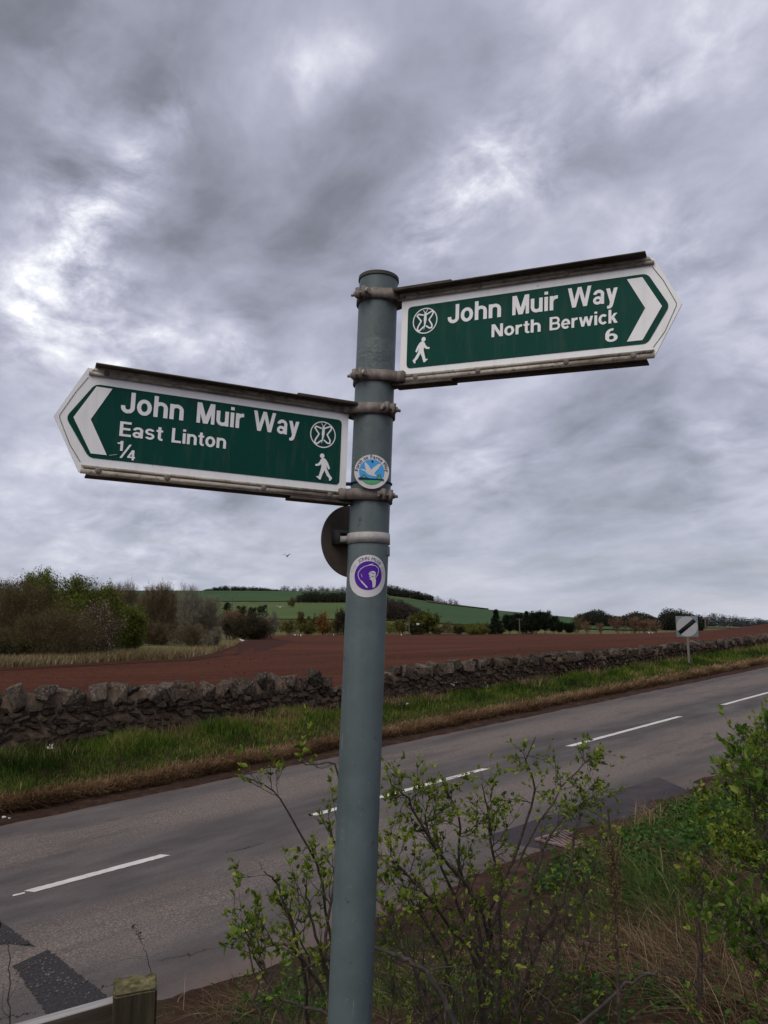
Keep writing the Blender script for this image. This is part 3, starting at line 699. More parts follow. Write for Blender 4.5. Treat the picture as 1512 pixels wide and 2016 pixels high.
# ------------------------------------------------------------------ verge vegetation
def samp_s(rng, n, s0, s1, p=1.6):
    """more samples near s0 (closer to the camera)"""
    u = rng.uniform(0, 1, n); c0 = 6.0
    a, b_ = (s0 + c0) ** (1 - p), (s1 + c0) ** (1 - p)
    return (a + (b_ - a) * u) ** (1 / (1 - p)) - c0
def to_world(s, t, z):
    x, y = xy(s, t); return np.stack([x, y, z], 1)
rng = np.random.default_rng(2)
n = 70000; s = samp_s(rng, n, 2.0, 60); t = rng.uniform(10.22, 12.30, n) + .12 * smooth_noise(s, s * 0, .5, 4)
keep = (t > 10.36 + .20 * smooth_noise(s, s * 0, .7, 8) + rng.normal(size=n) * .12); s, t = s[keep], t[keep]; n = len(s)
P = to_world(s, t, vergez(s, np.minimum(t, 12.7)) - .02)
dist = np.linalg.norm(P[:, :2], axis=1); tall = .5 + .9 * smooth_noise(s, t, .30, 12)
H = rng.uniform(.07, .19, n) * (.7 + 1.3 * np.clip(tall, 0, 1) * sstep(10.8, 11.6, t)) * (1 - .25 * sstep(11.8, 12.2, t)); Wd = rng.uniform(.006, .012, n) * np.maximum(1, dist / 11)
lean = rng.normal(size=(n, 2)) * .35 + np.array([-.15, -.25]) * .6
stuff(blades('verge_grass', 'grass_verge', rng, P, H, Wd, lean, np.clip(rng.normal(.42, .16, n) + .25 * (rng.uniform(0, 1, n) > .93), 0, 1)), 'lush green grass along the foot of the stone wall', 'grass')
n = 52000; s = samp_s(rng, n, 2.0, 60); t = 9.86 + np.abs(rng.normal(0, 1, n)) * .25 + .06 * smooth_noise(s, s * 0, .4, 5)
keep = t < 11.0; s, t = s[keep], t[keep]; n = len(s)
P = to_world(s, t, vergez(s, t) - .01); dist = np.linalg.norm(P[:, :2], axis=1)
H = rng.uniform(.06, .16, n); Wd = rng.uniform(.005, .010, n) * np.maximum(1, dist / 11)
lean = -NV[None] * rng.uniform(.3, 1.3, (n, 1)) + rng.normal(size=(n, 2)) * .4
stuff(blades('dry_verge_grass', 'grass_dry', rng, P, H, Wd, lean, np.clip(rng.normal(.55, .2, n) - .5 * sstep(10.12, 9.85, t), 0, 1)), 'scorched brown grass along the far road edge', 'grass')
# dry straw standing against the wall
n = 4800; cs = samp_s(rng, 44, 2.0, 34); ci = rng.integers(0, 44, n); s = cs[ci] + rng.normal(size=n) * .20; t = rng.uniform(11.5, 12.15, n)
P = to_world(s, t, vergez(s, t) - .02); dist = np.linalg.norm(P[:, :2], axis=1)
stuff(blades('dry_stalks', 'straw', rng, P, rng.uniform(.12, .36, n), rng.uniform(.004, .007, n) * np.maximum(1, dist / 11), rng.normal(size=(n, 2)) * .35, rng.uniform(.1, .9, n)), 'dead straw stalks standing against the stone wall', 'grass')
# white flowers in the verge
pts = []
for px_, py_, k in [(98, 1472, 9), (104, 1468, 5), (893, 1347, 7), (806, 1385, 3), (958, 1353, 3), (1240, 1340, 3)]:
    for j in range(k):
        r = ray(px_ + rng.normal() * 4, py_ + rng.normal() * 2); kk = 11.45 / (r[:2] @ NV); pts.append(CAM + r * kk)
pts = np.array(pts); V, Tt, m = leaf_geo(rng, np.repeat(pts, 4, 0), rnd_unit(rng, len(pts) * 4), .018, .015)
stuff(link('verge_flowers', mesh_np('verge_flowers', V, [Tt], 'petal_white', np.repeat(rng.uniform(0, 1, len(pts) * 4), m))), 'tiny white flowers dotted in the verge grass', 'flowers')
# loose stones on the soil strip
def pebbles(name, pts, r0, r1, mat, label, rng):
    V = []; Tt = []; n_ = 0; base = [np.array([v.co for v in me.vertices]) for me in body_protos]; tri = []
    for me in body_protos: me.calc_loop_triangles(); tri.append(np.array([q.vertices for q in me.loop_triangles]))
    for p in pts:
        k = rng.integers(9); v = base[k] * rng.uniform(r0, r1) * np.array([1, rng.uniform(.6, 1), .6]); V.append(v + p); Tt.append(tri[k] + n_); n_ += len(v)
    return stuff(link(name, mesh_np(name, np.concatenate(V), [np.concatenate(Tt)], mat)), label, 'stones')
s = samp_s(rng, 260, 2, 25); t = rng.uniform(9.42, 9.95, 260)
pebbles('gutter_stones', to_world(s, t, vergez(s, t)), .006, .02, 'bank_soil', 'small clods and stones in the far gutter', rng)
P = []
for k_ in range(170):
    a_, b2 = (np.array(lo) if k_ % 5 else np.array(up_)), rng.dirichlet([1, 1, 1, 1]); q_ = b2 @ a_ + rng.normal(size=2) * .035
    P.append((*xy(q_[0], q_[1]), float(zroad(q_[0])) + .011))
pebbles('loose_chippings', np.array(P), .0035, .0095, 'asphalt', 'loose grey chippings on the dark trench patches', rng)
s = samp_s(rng, 2600, 1.0, 55, 1.5); t = 12.9 + 26 * rng.uniform(0, 1, 2600) ** 1.6; x_, y_ = xy(s, t)
pebbles('soil_clods', np.stack([x_, y_, landz(x_, y_) + .05], 1), .012, .036, 'ploughed_soil', 'red soil clods strewn over the ploughed field', rng)
for px_, py_, r_ in [(9, 1611, .028), (19, 1612, .016), (965, 1425, .02), (790, 1449, .015)]:
    s_, t_ = road_px(px_, py_); x_, y_ = xy(s_, t_)
    o = link('litter_scrap', body_protos[3].copy(), None, (x_, y_, float(zroad(s_)) + r_ * .5)); o.scale = (r_, r_ * .7, r_ * .5); o.data.materials.clear(); o.data.materials.append(MATS['plate_white'])
    tag(o, {9: 'larger white scrap of litter at the far road edge, beside a smaller one', 19: 'tiny white scrap just beside the larger litter scrap', 965: 'white scrap in the soil strip beyond the bush top', 790: 'white scrap at the soil edge next to the signpost'}[px_], 'litter', 'white litter scraps')

# ------------------------------------------------------------------ trees
def join_tris(parts):
    V = []; Q = []; Tt = []; ti = []; n_ = 0
    for v, q, t, c in parts:
        V.append(v); ti.append(c)
        if len(q): Q.append(np.asarray(q) + n_)
        if len(t): Tt.append(np.asarray(t) + n_)
        n_ += len(v)
    return np.concatenate(V), [np.concatenate(Q) if Q else np.zeros((0, 4), int), np.concatenate(Tt) if Tt else np.zeros((0, 3), int)], np.concatenate(ti)
def tree(name, label, px, Y, top, half_w, base_py=None, twig='twig_brown', leaf=None, leafn=0, leaf_l=.10, stems=6, n1=12, n2=11, n3=6, seed=0, group='trees and bushes at the field edge', cat='tree', spread=.55, upb=.25, trunk_r=.07, leaf_top=0.0, zbase=None, base_fill=.1, fill=0):
    """bare or leafy tree / bush: trunk stems, twig crown and optional foliage. px: centre column, top: top row, half_w: half width (photo px)"""
    rng = np.random.default_rng(seed); x = (px - 756) / F_PX * Y * 1.0; zb = float(landz(np.array([x]), np.array([Y]))[0]) if zbase is None else zbase
    ztop = at(px, top, Y)[2]; Ht = ztop - zb; hw = half_w / F_PX * Y
    root = tag(empty(name, (x, Y, zb)), label, cat, group)
    P0 = np.column_stack([rng.normal(size=stems) * hw * .25, rng.normal(size=stems) * hw * .25, np.zeros(stems) - .1])
    D0 = np.column_stack([rng.normal(size=stems) * spread, rng.normal(size=stems) * spread, np.ones(stems)])
    A, RA = grow(rng, P0, D0, Ht * rng.uniform(.6, .95, stems), trunk_r * Ht / 5 * rng.uniform(.6, 1.1, stems), 6, .13, .10, .25)
    p, d, r, tp = spawn(rng, A, RA, n1, base_fill, .98, .4, 1.0)
    Bp, RB = grow(rng, p, d, Ht * rng.uniform(.25, .45, len(p)) * (1.1 - .55 * tp), np.minimum(r * .6, trunk_r * .4 * Ht / 5), 5, .2, upb * .4, .3)
    p, d, r, tp = spawn(rng, Bp, RB, n2, .12, 1, .35, .95)
    Cp, RC = grow(rng, p, d, Ht * rng.uniform(.09, .20, len(p)), np.maximum(r * .55, .006), 3, .25, upb * .3, .4)
    parts = []
    p, d, r, tp = spawn(rng, Cp, RC, n3, .15, 1, .3, .9)
    Dp, RD = grow(rng, p, d, Ht * rng.uniform(.045, .11, len(p)), np.maximum(.0035, Y * 8.5e-5), 2, .25, upb * .2, .6)
    # keep the crown inside its width and height
    allP = np.concatenate([Q.reshape(-1, 3) for Q in (A, Bp, Cp, Dp)])
    kx = hw / np.percentile(np.abs(allP[:, 0]), 97); kz = Ht / np.percentile(allP[:, 2], 99.6)
    sc_ = np.array([kx, (kx + 1) / 2 if kx < 1 else min(kx, 1.4), kz])
    A, Bp, Cp, Dp = A * sc_, Bp * sc_, Cp * sc_, Dp * sc_
    if fill:                                                    # dense fine twigs through the whole crown volume
        f_ = rng.uniform(.02, 1, fill) ** .9; rr_ = np.sqrt(np.clip(1 - ((f_ - .45) / .56) ** 2, .02, 1)) * np.sqrt(rng.uniform(.05, 1, fill)); an_ = rng.uniform(0, 2 * PI, fill)
        lump = 1 + .16 * np.sin(an_ * 3 + seed) + .12 * np.sin(an_ * 5 + f_ * 9 + seed * 2)
        env = np.stack([np.cos(an_) * rr_ * hw * lump, np.sin(an_) * rr_ * hw * lump, f_ * Ht * (.90 + .07 * np.sin(an_ * 4 + seed))], 1)
        dn_ = norm(np.stack([np.cos(an_) * rr_, np.sin(an_) * rr_, np.full(fill, .9)], 1) + rng.normal(size=(fill, 3)) * .35)
        Fp, RF = grow(rng, env, dn_, Ht * rng.uniform(.05, .13, fill), Y * 7e-5, 3, .3, .05, .5)
        Dp = np.concatenate([Dp, Fp[:, [0, 1, 3]]]); RD = np.concatenate([RD, RF[:, [0, 1, 3]]])
    for Q, R_, sides in ((A, RA, 6),):
        for k_ in range(len(Q)):
            V, q = tube_geo(Q[k_:k_ + 1], R_[k_:k_ + 1], sides); link('trunk', mesh_np('trunk', V, [q], 'bark_tree'), root)
    for Q, R_ in ((Bp, RB), (Cp, RC), (Dp, RD)):
        V, q = tube_geo(Q, np.maximum(R_, Y * 7e-5), 3); parts.append((V, q, [], np.repeat(np.clip(rng.normal(.5, .22, len(Q)), 0, 1), Q.shape[1] * 3)))
    V, Fc, ti = join_tris(parts); o = link('twigs', mesh_np('twigs', V, Fc, twig, ti), root)
    o['kind'] = 'stuff'
    if leaf:
        E_ = np.concatenate([Cp[:, 1:].reshape(-1, 3), Dp[:, 1:].reshape(-1, 3)])
        if leaf_top: E_ = E_[E_[:, 2] > Ht * leaf_top]
        pick = E_[rng.integers(0, len(E_), leafn)] + rng.normal(size=(leafn, 3)) * .05
        V, Tt, m = leaf_geo(rng, pick, rnd_unit(rng, leafn) + np.array([0, 0, .3]), leaf_l * rng.uniform(.6, 1.3, leafn), leaf_l * .6 * rng.uniform(.6, 1.2, leafn))
        clump = .5 + .5 * np.sin(pick[:, 0] * 2.1 + pick[:, 2] * 1.7) * np.sin(pick[:, 1] * 1.9 + seed)
        o = link('crown', mesh_np('crown', V, [Tt], leaf, np.repeat(np.clip(.25 * clump + rng.normal(.38, .2, leafn), 0, 1), m)), root); o['kind'] = 'stuff'
    return root
TL = [
 # px, Y, top, half_w ...
 dict(px=45, Y=42, top=1142, half_w=85, twig='twig_brown', leaf='leaf_olive', leafn=7000, leaf_l=.09, stems=10, n1=11, n2=10, n3=6, fill=9000, label='large brown twiggy thicket tree with sparse olive leaves at the photo\'s left edge', name='bare_tree'),
 dict(px=85, Y=47, top=1128, half_w=48, twig='twig_brown', leaf='leaf_spring', leafn=10000, leaf_l=.13, leaf_top=.55, stems=7, fill=4000, label='tree with fresh green top rising above the bare thicket', name='leafy_tree'),
 dict(px=160, Y=47, top=1139, half_w=48, twig='twig_brown', leaf='leaf_spring', leafn=12000, leaf_l=.13, leaf_top=.3, stems=8, fill=4500, label='olive green tree between the green-topped tree and the dark green one', name='leafy_tree'),
 dict(px=212, Y=52, top=1160, half_w=42, twig='twig_brown', leaf='leaf_spring', leafn=15000, leaf_l=.13, stems=9, fill=4500, label='dense darker green tree behind the white blossom bush', name='leafy_tree'),
 dict(px=256, Y=55, top=1196, half_w=30, twig='twig_brown', leaf='leaf_spring', leafn=15000, leaf_l=.11, stems=9, spread=.4, fill=3500, label='rounded bright green willow bush at the clump\'s right end', name='willow_bush', cat='bush'),
 dict(px=196, Y=43, top=1186, half_w=44, twig='twig_brown', leaf='blossom', leafn=1700, leaf_l=.075, stems=9, n2=8, fill=3500, label='blackthorn bush dotted with white blossom', name='blossom_bush', cat='bush'),
 dict(px=110, Y=39, top=1200, half_w=90, twig='twig_brown', leaf='leaf_olive', leafn=5500, leaf_l=.08, stems=14, n1=10, n2=9, spread=.8, fill=7000, label='low brown bramble thicket in front of the left trees', name='bramble_thicket', cat='bush'),
 dict(px=25, Y=38.5, top=1262, half_w=45, twig='twig_brown', leaf='leaf_dark', leafn=6000, leaf_l=.10, stems=10, spread=.8, fill=2500, label='low dark evergreen bush at the photo\'s left edge below the thicket', name='evergreen_bush', cat='bush'),
 dict(px=8, Y=50, top=1146, half_w=60, twig='twig_brown', leaf='leaf_olive', leafn=6000, leaf_l=.10, stems=8, fill=6000, label='brownish tree cut by the left edge behind the bare thicket', name='bare_tree'),
 dict(px=226, Y=92, top=1152, half_w=24, twig='twig_tan', stems=6, spread=.22, fill=2500, label='bare tree topping the skyline just right of the green trees', name='bare_tree'),
 dict(px=258, Y=92, top=1148, half_w=26, twig='twig_tan', stems=6, spread=.22, fill=2500, label='bare tree with the tallest skyline twigs behind the willow bush', name='bare_tree'),
 dict(px=296, Y=86, top=1154, half_w=22, twig='twig_tan', leaf='leaf_olive', leafn=900, leaf_l=.12, stems=9, spread=.10, upb=.6, fill=2500, label='tan poplar thicket tree, first right of the willow bush', name='poplar_tree'),
 dict(px=324, Y=86, top=1150, half_w=24, twig='twig_tan', leaf='leaf_olive', leafn=1200, leaf_l=.12, stems=9, spread=.10, upb=.6, fill=2500, label='tan poplar with close upright stems next to the cream willow', name='poplar_tree'),
 dict(px=348, Y=94, top=1172, half_w=18, twig='twig_tan', leaf='leaf_spring', leafn=1600, leaf_l=.12, stems=6, spread=.2, fill=2500, label='small green-flushed tree between the poplars and the cream willow', name='leafy_tree'),
 dict(px=379, Y=84, top=1153, half_w=24, twig='twig_cream', leaf='blossom', leafn=500, leaf_l=.10, stems=6, spread=.25, fill=2500, label='tall cream willow with the highest pale crown', name='willow_tree'),
 dict(px=416, Y=86, top=1174, half_w=24, twig='twig_cream', leaf='leaf_olive', leafn=600, leaf_l=.10, stems=8, spread=.35, fill=2500, label='lower spreading cream willow beside the dark pines', name='willow_tree'),
 dict(px=384, Y=74, top=1226, half_w=40, twig='twig_tan', leaf='leaf_dark', leafn=1800, leaf_l=.09, stems=12, spread=.7, fill=2500, label='brown undergrowth bush at the feet of the willows', name='brown_bush', cat='bush'),
 dict(px=310, Y=78, top=1224, half_w=40, twig='twig_brown', leaf='leaf_dark', leafn=1600, leaf_l=.09, stems=12, spread=.7, fill=2500, label='dark undergrowth bush at the feet of the poplars', name='brown_bush', cat='bush'),
 dict(px=424, Y=62, top=1236, half_w=16, twig='twig_cream', leaf='leaf_spring', leafn=900, leaf_l=.07, stems=10, spread=.4, label='small pale green shrub standing in the dry grass', name='pale_shrub', cat='bush'),
 dict(px=492, Y=118, top=1212, half_w=52, twig='twig_brown', leaf='leaf_dark', leafn=14000, leaf_l=.20, stems=14, spread=.8, fill=2500, label='wide low dark bush below the three pines', name='dark_bush', cat='bush'),
 dict(px=528, Y=124, top=1206, half_w=22, twig='twig_cream', leaf='blossom', leafn=700, leaf_l=.12, stems=7, label='pale blossoming shrub right of the pines', name='blossom_bush', cat='bush'),
 dict(px=468, Y=122, top=1200, half_w=26, twig='twig_orange', leaf=None, stems=9, label='reddish bare shrub between willow and pines', name='brown_bush', cat='bush'),
]
for i_, a_ in enumerate(TL): tree(seed=100 + i_, **a_)
def conifer(name, label, px, Y, top, half_w, seed, kind='pine', group='dark conifers', trunk=True):
    rng = np.random.default_rng(seed); x = (px - 756) / F_PX * Y; zb = float(landz(np.array([x]), np.array([Y]))[0]); Ht = at(px, top, Y)[2] - zb; hw = half_w / F_PX * Y
    root = tag(empty(name, (x, Y, zb)), label, 'tree', group)
    P = np.stack([np.zeros(6), np.zeros(6), np.linspace(-.2, Ht * .97, 6)], 1); P[1:, :2] += rng.normal(size=(5, 2)) * hw * .04
    V, q = tube_geo(P[None], np.linspace(.02, .004, 6)[None] * Ht * 1.1, 6); link('trunk', mesh_np('trunk', V, [q], 'bark_tree'), root)
    nb = 170 if kind == 'spruce' else 150
    f = rng.uniform(.10 if kind == 'spruce' else .18, 1.0, nb); a = rng.uniform(0, 2 * PI, nb)
    rr = hw * ((1.02 - f) * 1.25 + .05 if kind == 'spruce' else np.sqrt(np.clip(1 - ((f - .62) / .48) ** 2, .05, 1))) * rng.uniform(.55, 1.12, nb)
    p0 = np.stack([0 * f, 0 * f, f * Ht * (.94 if kind == 'spruce' else .95)], 1); d = np.stack([np.cos(a), np.sin(a), np.full(nb, -.18 if kind == 'spruce' else .35)], 1)
    Q, R_ = grow(rng, p0, d, rr, .012 * Ht / 4, 3, .12, 0, .3)
    V1, q1 = tube_geo(Q, R_, 3); o = link('branches', mesh_np('branches', V1, [q1], 'bark_tree'), root); o['kind'] = 'stuff'
    per = 34; fr = np.sqrt(rng.uniform(.05, 1, nb * per)); ii = np.repeat(np.arange(nb), per); tt_ = fr * 3; j = np.minimum(tt_.astype(int), 2); g = (tt_ - j)[:, None]
    pk = Q[ii, j] * (1 - g) + Q[ii, j + 1] * g + rng.normal(size=(nb * per, 3)) * hw * .07
    L_ = max(.16, hw * .16); V, Tt, m = leaf_geo(rng, pk, rnd_unit(rng, len(pk)) + d[ii] * .8, L_ * rng.uniform(.6, 1.3, len(pk)), L_ * .45, .1)
    o = link('crown', mesh_np('crown', V, [Tt], 'leaf_dark', np.repeat(np.clip(rng.normal(.42, .2, len(pk)), 0, 1), m)), root); o['kind'] = 'stuff'
    return root
for i_, (nm, px_, Y_, tp_, hw_, kd, lb) in enumerate([
  ('pine_tree', 450, 126, 1185, 11, 'pine', 'small dark pine standing alone beside the cream willow'),
  ('pine_tree', 477, 122, 1193, 13, 'pine', 'middle dark pine, leftmost of the pair above the wide bush'),
  ('pine_tree', 499, 128, 1195, 12, 'pine', 'squat dark pine between its two neighbours above the wide bush'),
  ('pine_tree', 519, 126, 1189, 12, 'pine', 'dark pine leaning over the blossom shrub'),
  ('spruce_tree', 974, 222, 1199, 17, 'spruce', 'tallest pointed spruce at the left end of the dark clump'),
  ('pine_tree', 1000, 224, 1213, 16, 'pine', 'dark pine right beside the tallest spruce'),
  ('pine_tree', 1018, 220, 1211, 16, 'pine', 'dark pine behind the wooden utility pole'),
  ('spruce_tree', 1034, 226, 1202, 14, 'spruce', 'pointed spruce rising in the middle of the dark clump'),
  ('pine_tree', 1052, 222, 1206, 17, 'pine', 'broad dark pine right of the pointed middle spruce'),
  ('pine_tree', 1070, 226, 1206, 16, 'pine', 'high flat-topped dark pine at the right of the clump'),
  ('pine_tree', 1086, 220, 1216, 14, 'pine', 'lower dark pine stepping down at the clump\'s right end'),
  ('pine_tree', 1098, 214, 1226, 11, 'pine', 'small dark pine last in the clump before the brown trees'),
  ('pine_tree', 1117, 212, 1229, 13, 'pine', 'low dark pine standing apart right of the clump'),
]): conifer(nm, lb, px_, Y_, tp_, hw_, 300 + i_, kd)
MID = [
 dict(px=836, Y=215, top=1206, half_w=24, twig='twig_brown', leaf='leaf_olive', leafn=7000, leaf_l=.45, stems=8, label='round olive green tree right of the signpost', name='leafy_tree'),
 dict(px=815, Y=212, top=1228, half_w=12, twig='twig_brown', leaf='leaf_dark', leafn=4000, leaf_l=.3, stems=8, label='dark bush at the foot of the round olive tree', name='dark_bush', cat='bush'),
 dict(px=792, Y=222, top=1220, half_w=13, twig='twig_tan', leaf='leaf_olive', leafn=1500, leaf_l=.3, stems=9, label='round brown bush between signpost and olive tree', name='brown_bush', cat='bush'),
 dict(px=879, Y=218, top=1222, half_w=13, twig='twig_tan', stems=5, label='small bare tree in the scrub, right of the olive tree', name='bare_tree'),
 dict(px=937, Y=210, top=1236, half_w=22, twig='twig_brown', leaf='leaf_olive', leafn=5000, leaf_l=.3, stems=12, spread=.8, label='low dark olive bush left of the spruce', name='dark_bush', cat='bush'),
 dict(px=900, Y=214, top=1233, half_w=12, twig='twig_brown', leaf='leaf_dark', leafn=1800, leaf_l=.25, stems=8, label='tiny dark bush in the scrub before the green slope', name='dark_bush', cat='bush'),
 dict(px=860, Y=214, top=1236, half_w=16, twig='twig_tan', leaf='leaf_olive', leafn=1500, leaf_l=.25, stems=9, label='straw-coloured bush just right of the olive tree', name='brown_bush', cat='bush'),
 dict(px=955, Y=240, top=1224, half_w=16, twig='twig_tan', stems=7, label='pale bare bush tucked behind the spruce', name='brown_bush', cat='bush'),
 dict(px=1128, Y=235, top=1212, half_w=16, twig='twig_tan', leaf='leaf_olive', leafn=600, leaf_l=.3, stems=6, label='pale tan bare tree behind the lone low pine', name='bare_tree'),
 dict(px=1151, Y=222, top=1222, half_w=9, twig='twig_orange', stems=6, spread=.2, label='slender orange-brown tree, leftmost of the bare row', name='bare_tree'),
 dict(px=1178, Y=222, top=1226, half_w=9, twig='twig_orange', stems=6, spread=.2, label='slender orange-brown tree, second of the bare row', name='bare_tree'),
 dict(px=1213, Y=215, top=1214, half_w=15, twig='twig_orange', stems=8, spread=.25, label='rounded orange-brown bare tree, third in the row', name='bare_tree'),
 dict(px=1243, Y=215, top=1213, half_w=15, twig='twig_orange', stems=8, spread=.25, label='rounded orange-brown bare tree, fourth in the row', name='bare_tree'),
 dict(px=1264, Y=212, top=1219, half_w=12, twig='twig_orange', stems=8, spread=.25, label='orange-brown bare tree, fifth in the row', name='bare_tree'),
 dict(px=1284, Y=208, top=1217, half_w=13, twig='twig_orange', stems=8, spread=.25, label='orange-brown bare tree, last of the row before the road sign', name='bare_tree'),
 dict(px=645, Y=206, top=1206, half_w=20, twig='twig_brown', leaf='gorse_bloom', leafn=3500, leaf_l=.3, stems=10, spread=.8, label='orange blooming gorse bush just left of the signpost', name='gorse_bush', cat='bush'),
 dict(px=668, Y=202, top=1200, half_w=15, twig='twig_brown', leaf='leaf_dark', leafn=3500, leaf_l=.3, stems=8, label='dark tall bush half hidden by the signpost', name='dark_bush', cat='bush'),
 dict(px=605, Y=212, top=1226, half_w=18, twig='twig_brown', leaf='leaf_olive', leafn=3000, leaf_l=.3, stems=9, spread=.7, label='green bush above the small pool', name='green_bush', cat='bush'),
 dict(px=598, Y=260, top=1204, half_w=12, twig='twig_brown', leaf='leaf_olive', leafn=2000, leaf_l=.3, stems=8, label='small bush standing on the rough pasture bank', name='green_bush', cat='bush'),
 dict(px=572, Y=216, top=1222, half_w=16, twig='twig_tan', leaf='leaf_olive', leafn=2000, leaf_l=.3, stems=9, spread=.7, label='yellowish bush right of the dark bush', name='brown_bush', cat='bush'),
 dict(px=626, Y=250, top=1210, half_w=10, twig='twig_brown', leaf='leaf_dark', leafn=1500, leaf_l=.3, stems=7, label='small dark bush left of the gorse', name='dark_bush', cat='bush'),
 dict(px=577, Y=470, top=1175, half_w=9, twig='twig_tan', leaf='leaf_olive', leafn=500, leaf_l=.6, stems=6, label='lone pale tree at the left end of the dark plantation', name='bare_tree'),
]
for i_, a_ in enumerate(MID): tree(seed=500 + i_, n1=8, n2=8, n3=4, group='trees and scrub at the far field edge', **a_)
def woodland(name, label, mat, u0, u1, Y0, Y1, top_fn, n, seed, size, bare=0.0):
    """far wood that reads as one mass: many crowns in one mesh; top_fn: crown height (m) along u"""
    rng = np.random.default_rng(seed); u = rng.uniform(u0, u1, n); Yd = rng.uniform(Y0, Y1, n); x = u * Yd; zb = landz(x, Yd)
    h = top_fn(u) * rng.uniform(.72, 1.08, n); per = 60; ii = np.repeat(np.arange(n), per)
    f = rng.uniform(0, 1, n * per); r_ = size * np.sqrt(np.clip(1 - ((f - .5) / .52) ** 2, .05, 1)) * np.sqrt(rng.uniform(0, 1, n * per)); a = rng.uniform(0, 2 * PI, n * per)
    P = np.stack([x[ii] + r_ * np.cos(a), Yd[ii] + r_ * np.sin(a), zb[ii] + h[ii] * (.12 + .86 * f)], 1)
    sz_ = size * .42 * rng.uniform(.5, 1.2, n * per) * (1 - .4 * f)
    V, Tt, m = leaf_geo(rng, P, rnd_unit(rng, n * per) + np.array([0, 0, .6]), sz_, sz_ * .55, .2)
    tb = np.clip(rng.normal(.45, .12, n), 0, 1)[ii] + rng.normal(size=n * per) * .12
    Pk = np.stack([np.stack([x, Yd, zb - 1], 1), np.stack([x, Yd, zb + h * .9], 1)], 1); Vt, qt = tube_geo(Pk, np.full((n, 2), .16) * np.array([1, .3]), 4)
    Vall, Fc, ti = join_tris([(V, [], Tt, np.repeat(np.clip(tb, 0, 1), m)), (Vt, qt, [], np.full(len(Vt), .2))])
    return stuff(link(name, mesh_np(name, Vall, Fc, mat, ti)), label, 'woodland')
woodland('conifer_belt', 'dark conifer belt along the hilltop skyline, left part', 'wood_dark', -.232, -.135, 905, 925, lambda u: np.interp(u, [-.232, -.21, -.17, -.135], [3.0, 7.0, 6.5, 2.5]), 260, 1, 3.0)
woodland('hilltop_trees', 'thin row of bare trees on the hilltop skyline', 'wood_brown', -.134, -.045, 905, 930, lambda u: 5.5 + 3.0 * np.sin(u * 210) ** 2, 120, 2, 2.6)
woodland('conifer_plantation', 'dark conifer plantation below the green hill field', 'wood_dark', -.112, .004, 555, 590, lambda u: np.interp(u, [-.112, -.105, -.05, .0], [4.0, 7.5, 7.5, 7.5]), 300, 3, 3.0)
woodland('hillside_wood', 'mixed dark wood crowning the hill right of the signpost', 'wood_dark', -.01, .062, 880, 950, lambda u: np.interp(u, [-.01, .01, .04, .062], [13, 12, 10, 7]), 330, 4, 4.0)
woodland('hilltop_pines', 'sparse pines on the brown heath skyline', 'wood_brown', .06, .098, 900, 925, lambda u: 6.5 + 2.5 * np.sin(u * 300), 40, 5, 2.6)
woodland('bare_wood', 'dark bare wood behind the round olive tree', 'wood_brown', -.002, .05, 330, 370, lambda u: np.interp(u, [0, .02, .04, .05], [9, 8.5, 6, 3]), 210, 6, 2.6)
woodland('mixed_wood', 'dark mixed wood behind the orange-brown trees', 'wood_dark', .25, .375, 400, 470, lambda u: 7.0 + 1.5 * np.sin(u * 120), 420, 7, 3.4)
woodland('conifer_wood', 'tall dark conifer wood just left of the road sign', 'wood_dark', .355, .41, 330, 370, lambda u: np.interp(u, [.355, .362, .39, .41], [6, 9.5, 8.5, 6]), 200, 8, 2.6)
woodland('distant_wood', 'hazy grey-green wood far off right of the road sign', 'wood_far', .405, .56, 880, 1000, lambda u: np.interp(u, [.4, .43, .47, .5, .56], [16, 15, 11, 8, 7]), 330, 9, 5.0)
woodland('scrub', 'yellow-brown scrub along the far edge of the ploughed field', 'leaf_olive', -.14, .16, 228, 300, lambda u: 1.2 + 1.0 * np.sin(u * 90) ** 2, 260, 10, 1.5)
# dry grass on the tongue by the trees
rng = np.random.default_rng(77); n = 26000
u = rng.uniform(-.56, -.185, n); e = np.array([far_edge(q) for q in u]); Yd = e * (1.005 + np.abs(rng.normal(0, .16, n))); x = u * Yd
stuff(blades('dry_field_grass', 'grass_tan', rng, np.stack([x, Yd, landz(x, Yd)], 1), rng.uniform(.2, .6, n), rng.uniform(.03, .06, n) * np.maximum(1, Yd / 50), rng.normal(size=(n, 2)) * .3, np.clip(rng.normal(.45, .22, n), 0, 1)), 'long tan dead grass in front of the trees', 'grass')

# ------------------------------------------------------------------ utility poles, wire, gulls
def utility(px, Y, top, base, label, arm=True):
    x = (px - 756) / F_PX * Y; zt = at(px, top, Y)[2]; zb = min(float(landz(np.array([x]), np.array([Y]))[0]) - .2, at(px, base, Y)[2])
    root = tag(empty('utility_pole', (x, Y, zb)), label, 'pole', 'wooden utility poles')
    b_ = B(); b_.cyl((0, 0, 0), (0, 0, zt - zb), .17, .12, 10); b_.obj('post', 'pole_wood', root)
    if arm: b_ = B(); b_.box((0, 0, zt - zb - .35), (.75, .07, .07)); b_.obj('crossarm', 'pole_wood', root)
    for k in (-.6, .6):
        b_ = B(); b_.cyl((k, 0, zt - zb - .28), (k, 0, zt - zb - .05), .06, .04, 8); b_.obj('insulator', 'cap_rubber', root)
    return np.array([x, Y, zt])
utility(1020, 200, 1217, 1250, 'wooden utility pole in front of the dark conifer clump')
utility(805, 205, 1213, 1246, 'wooden utility pole just right of the signpost')
pA = utility(1382, 168, 1215, 1245, 'wooden utility pole beside the square road sign')
utility(459, 190, 1176, 1225, 'wooden utility pole rising by the small pine', False)
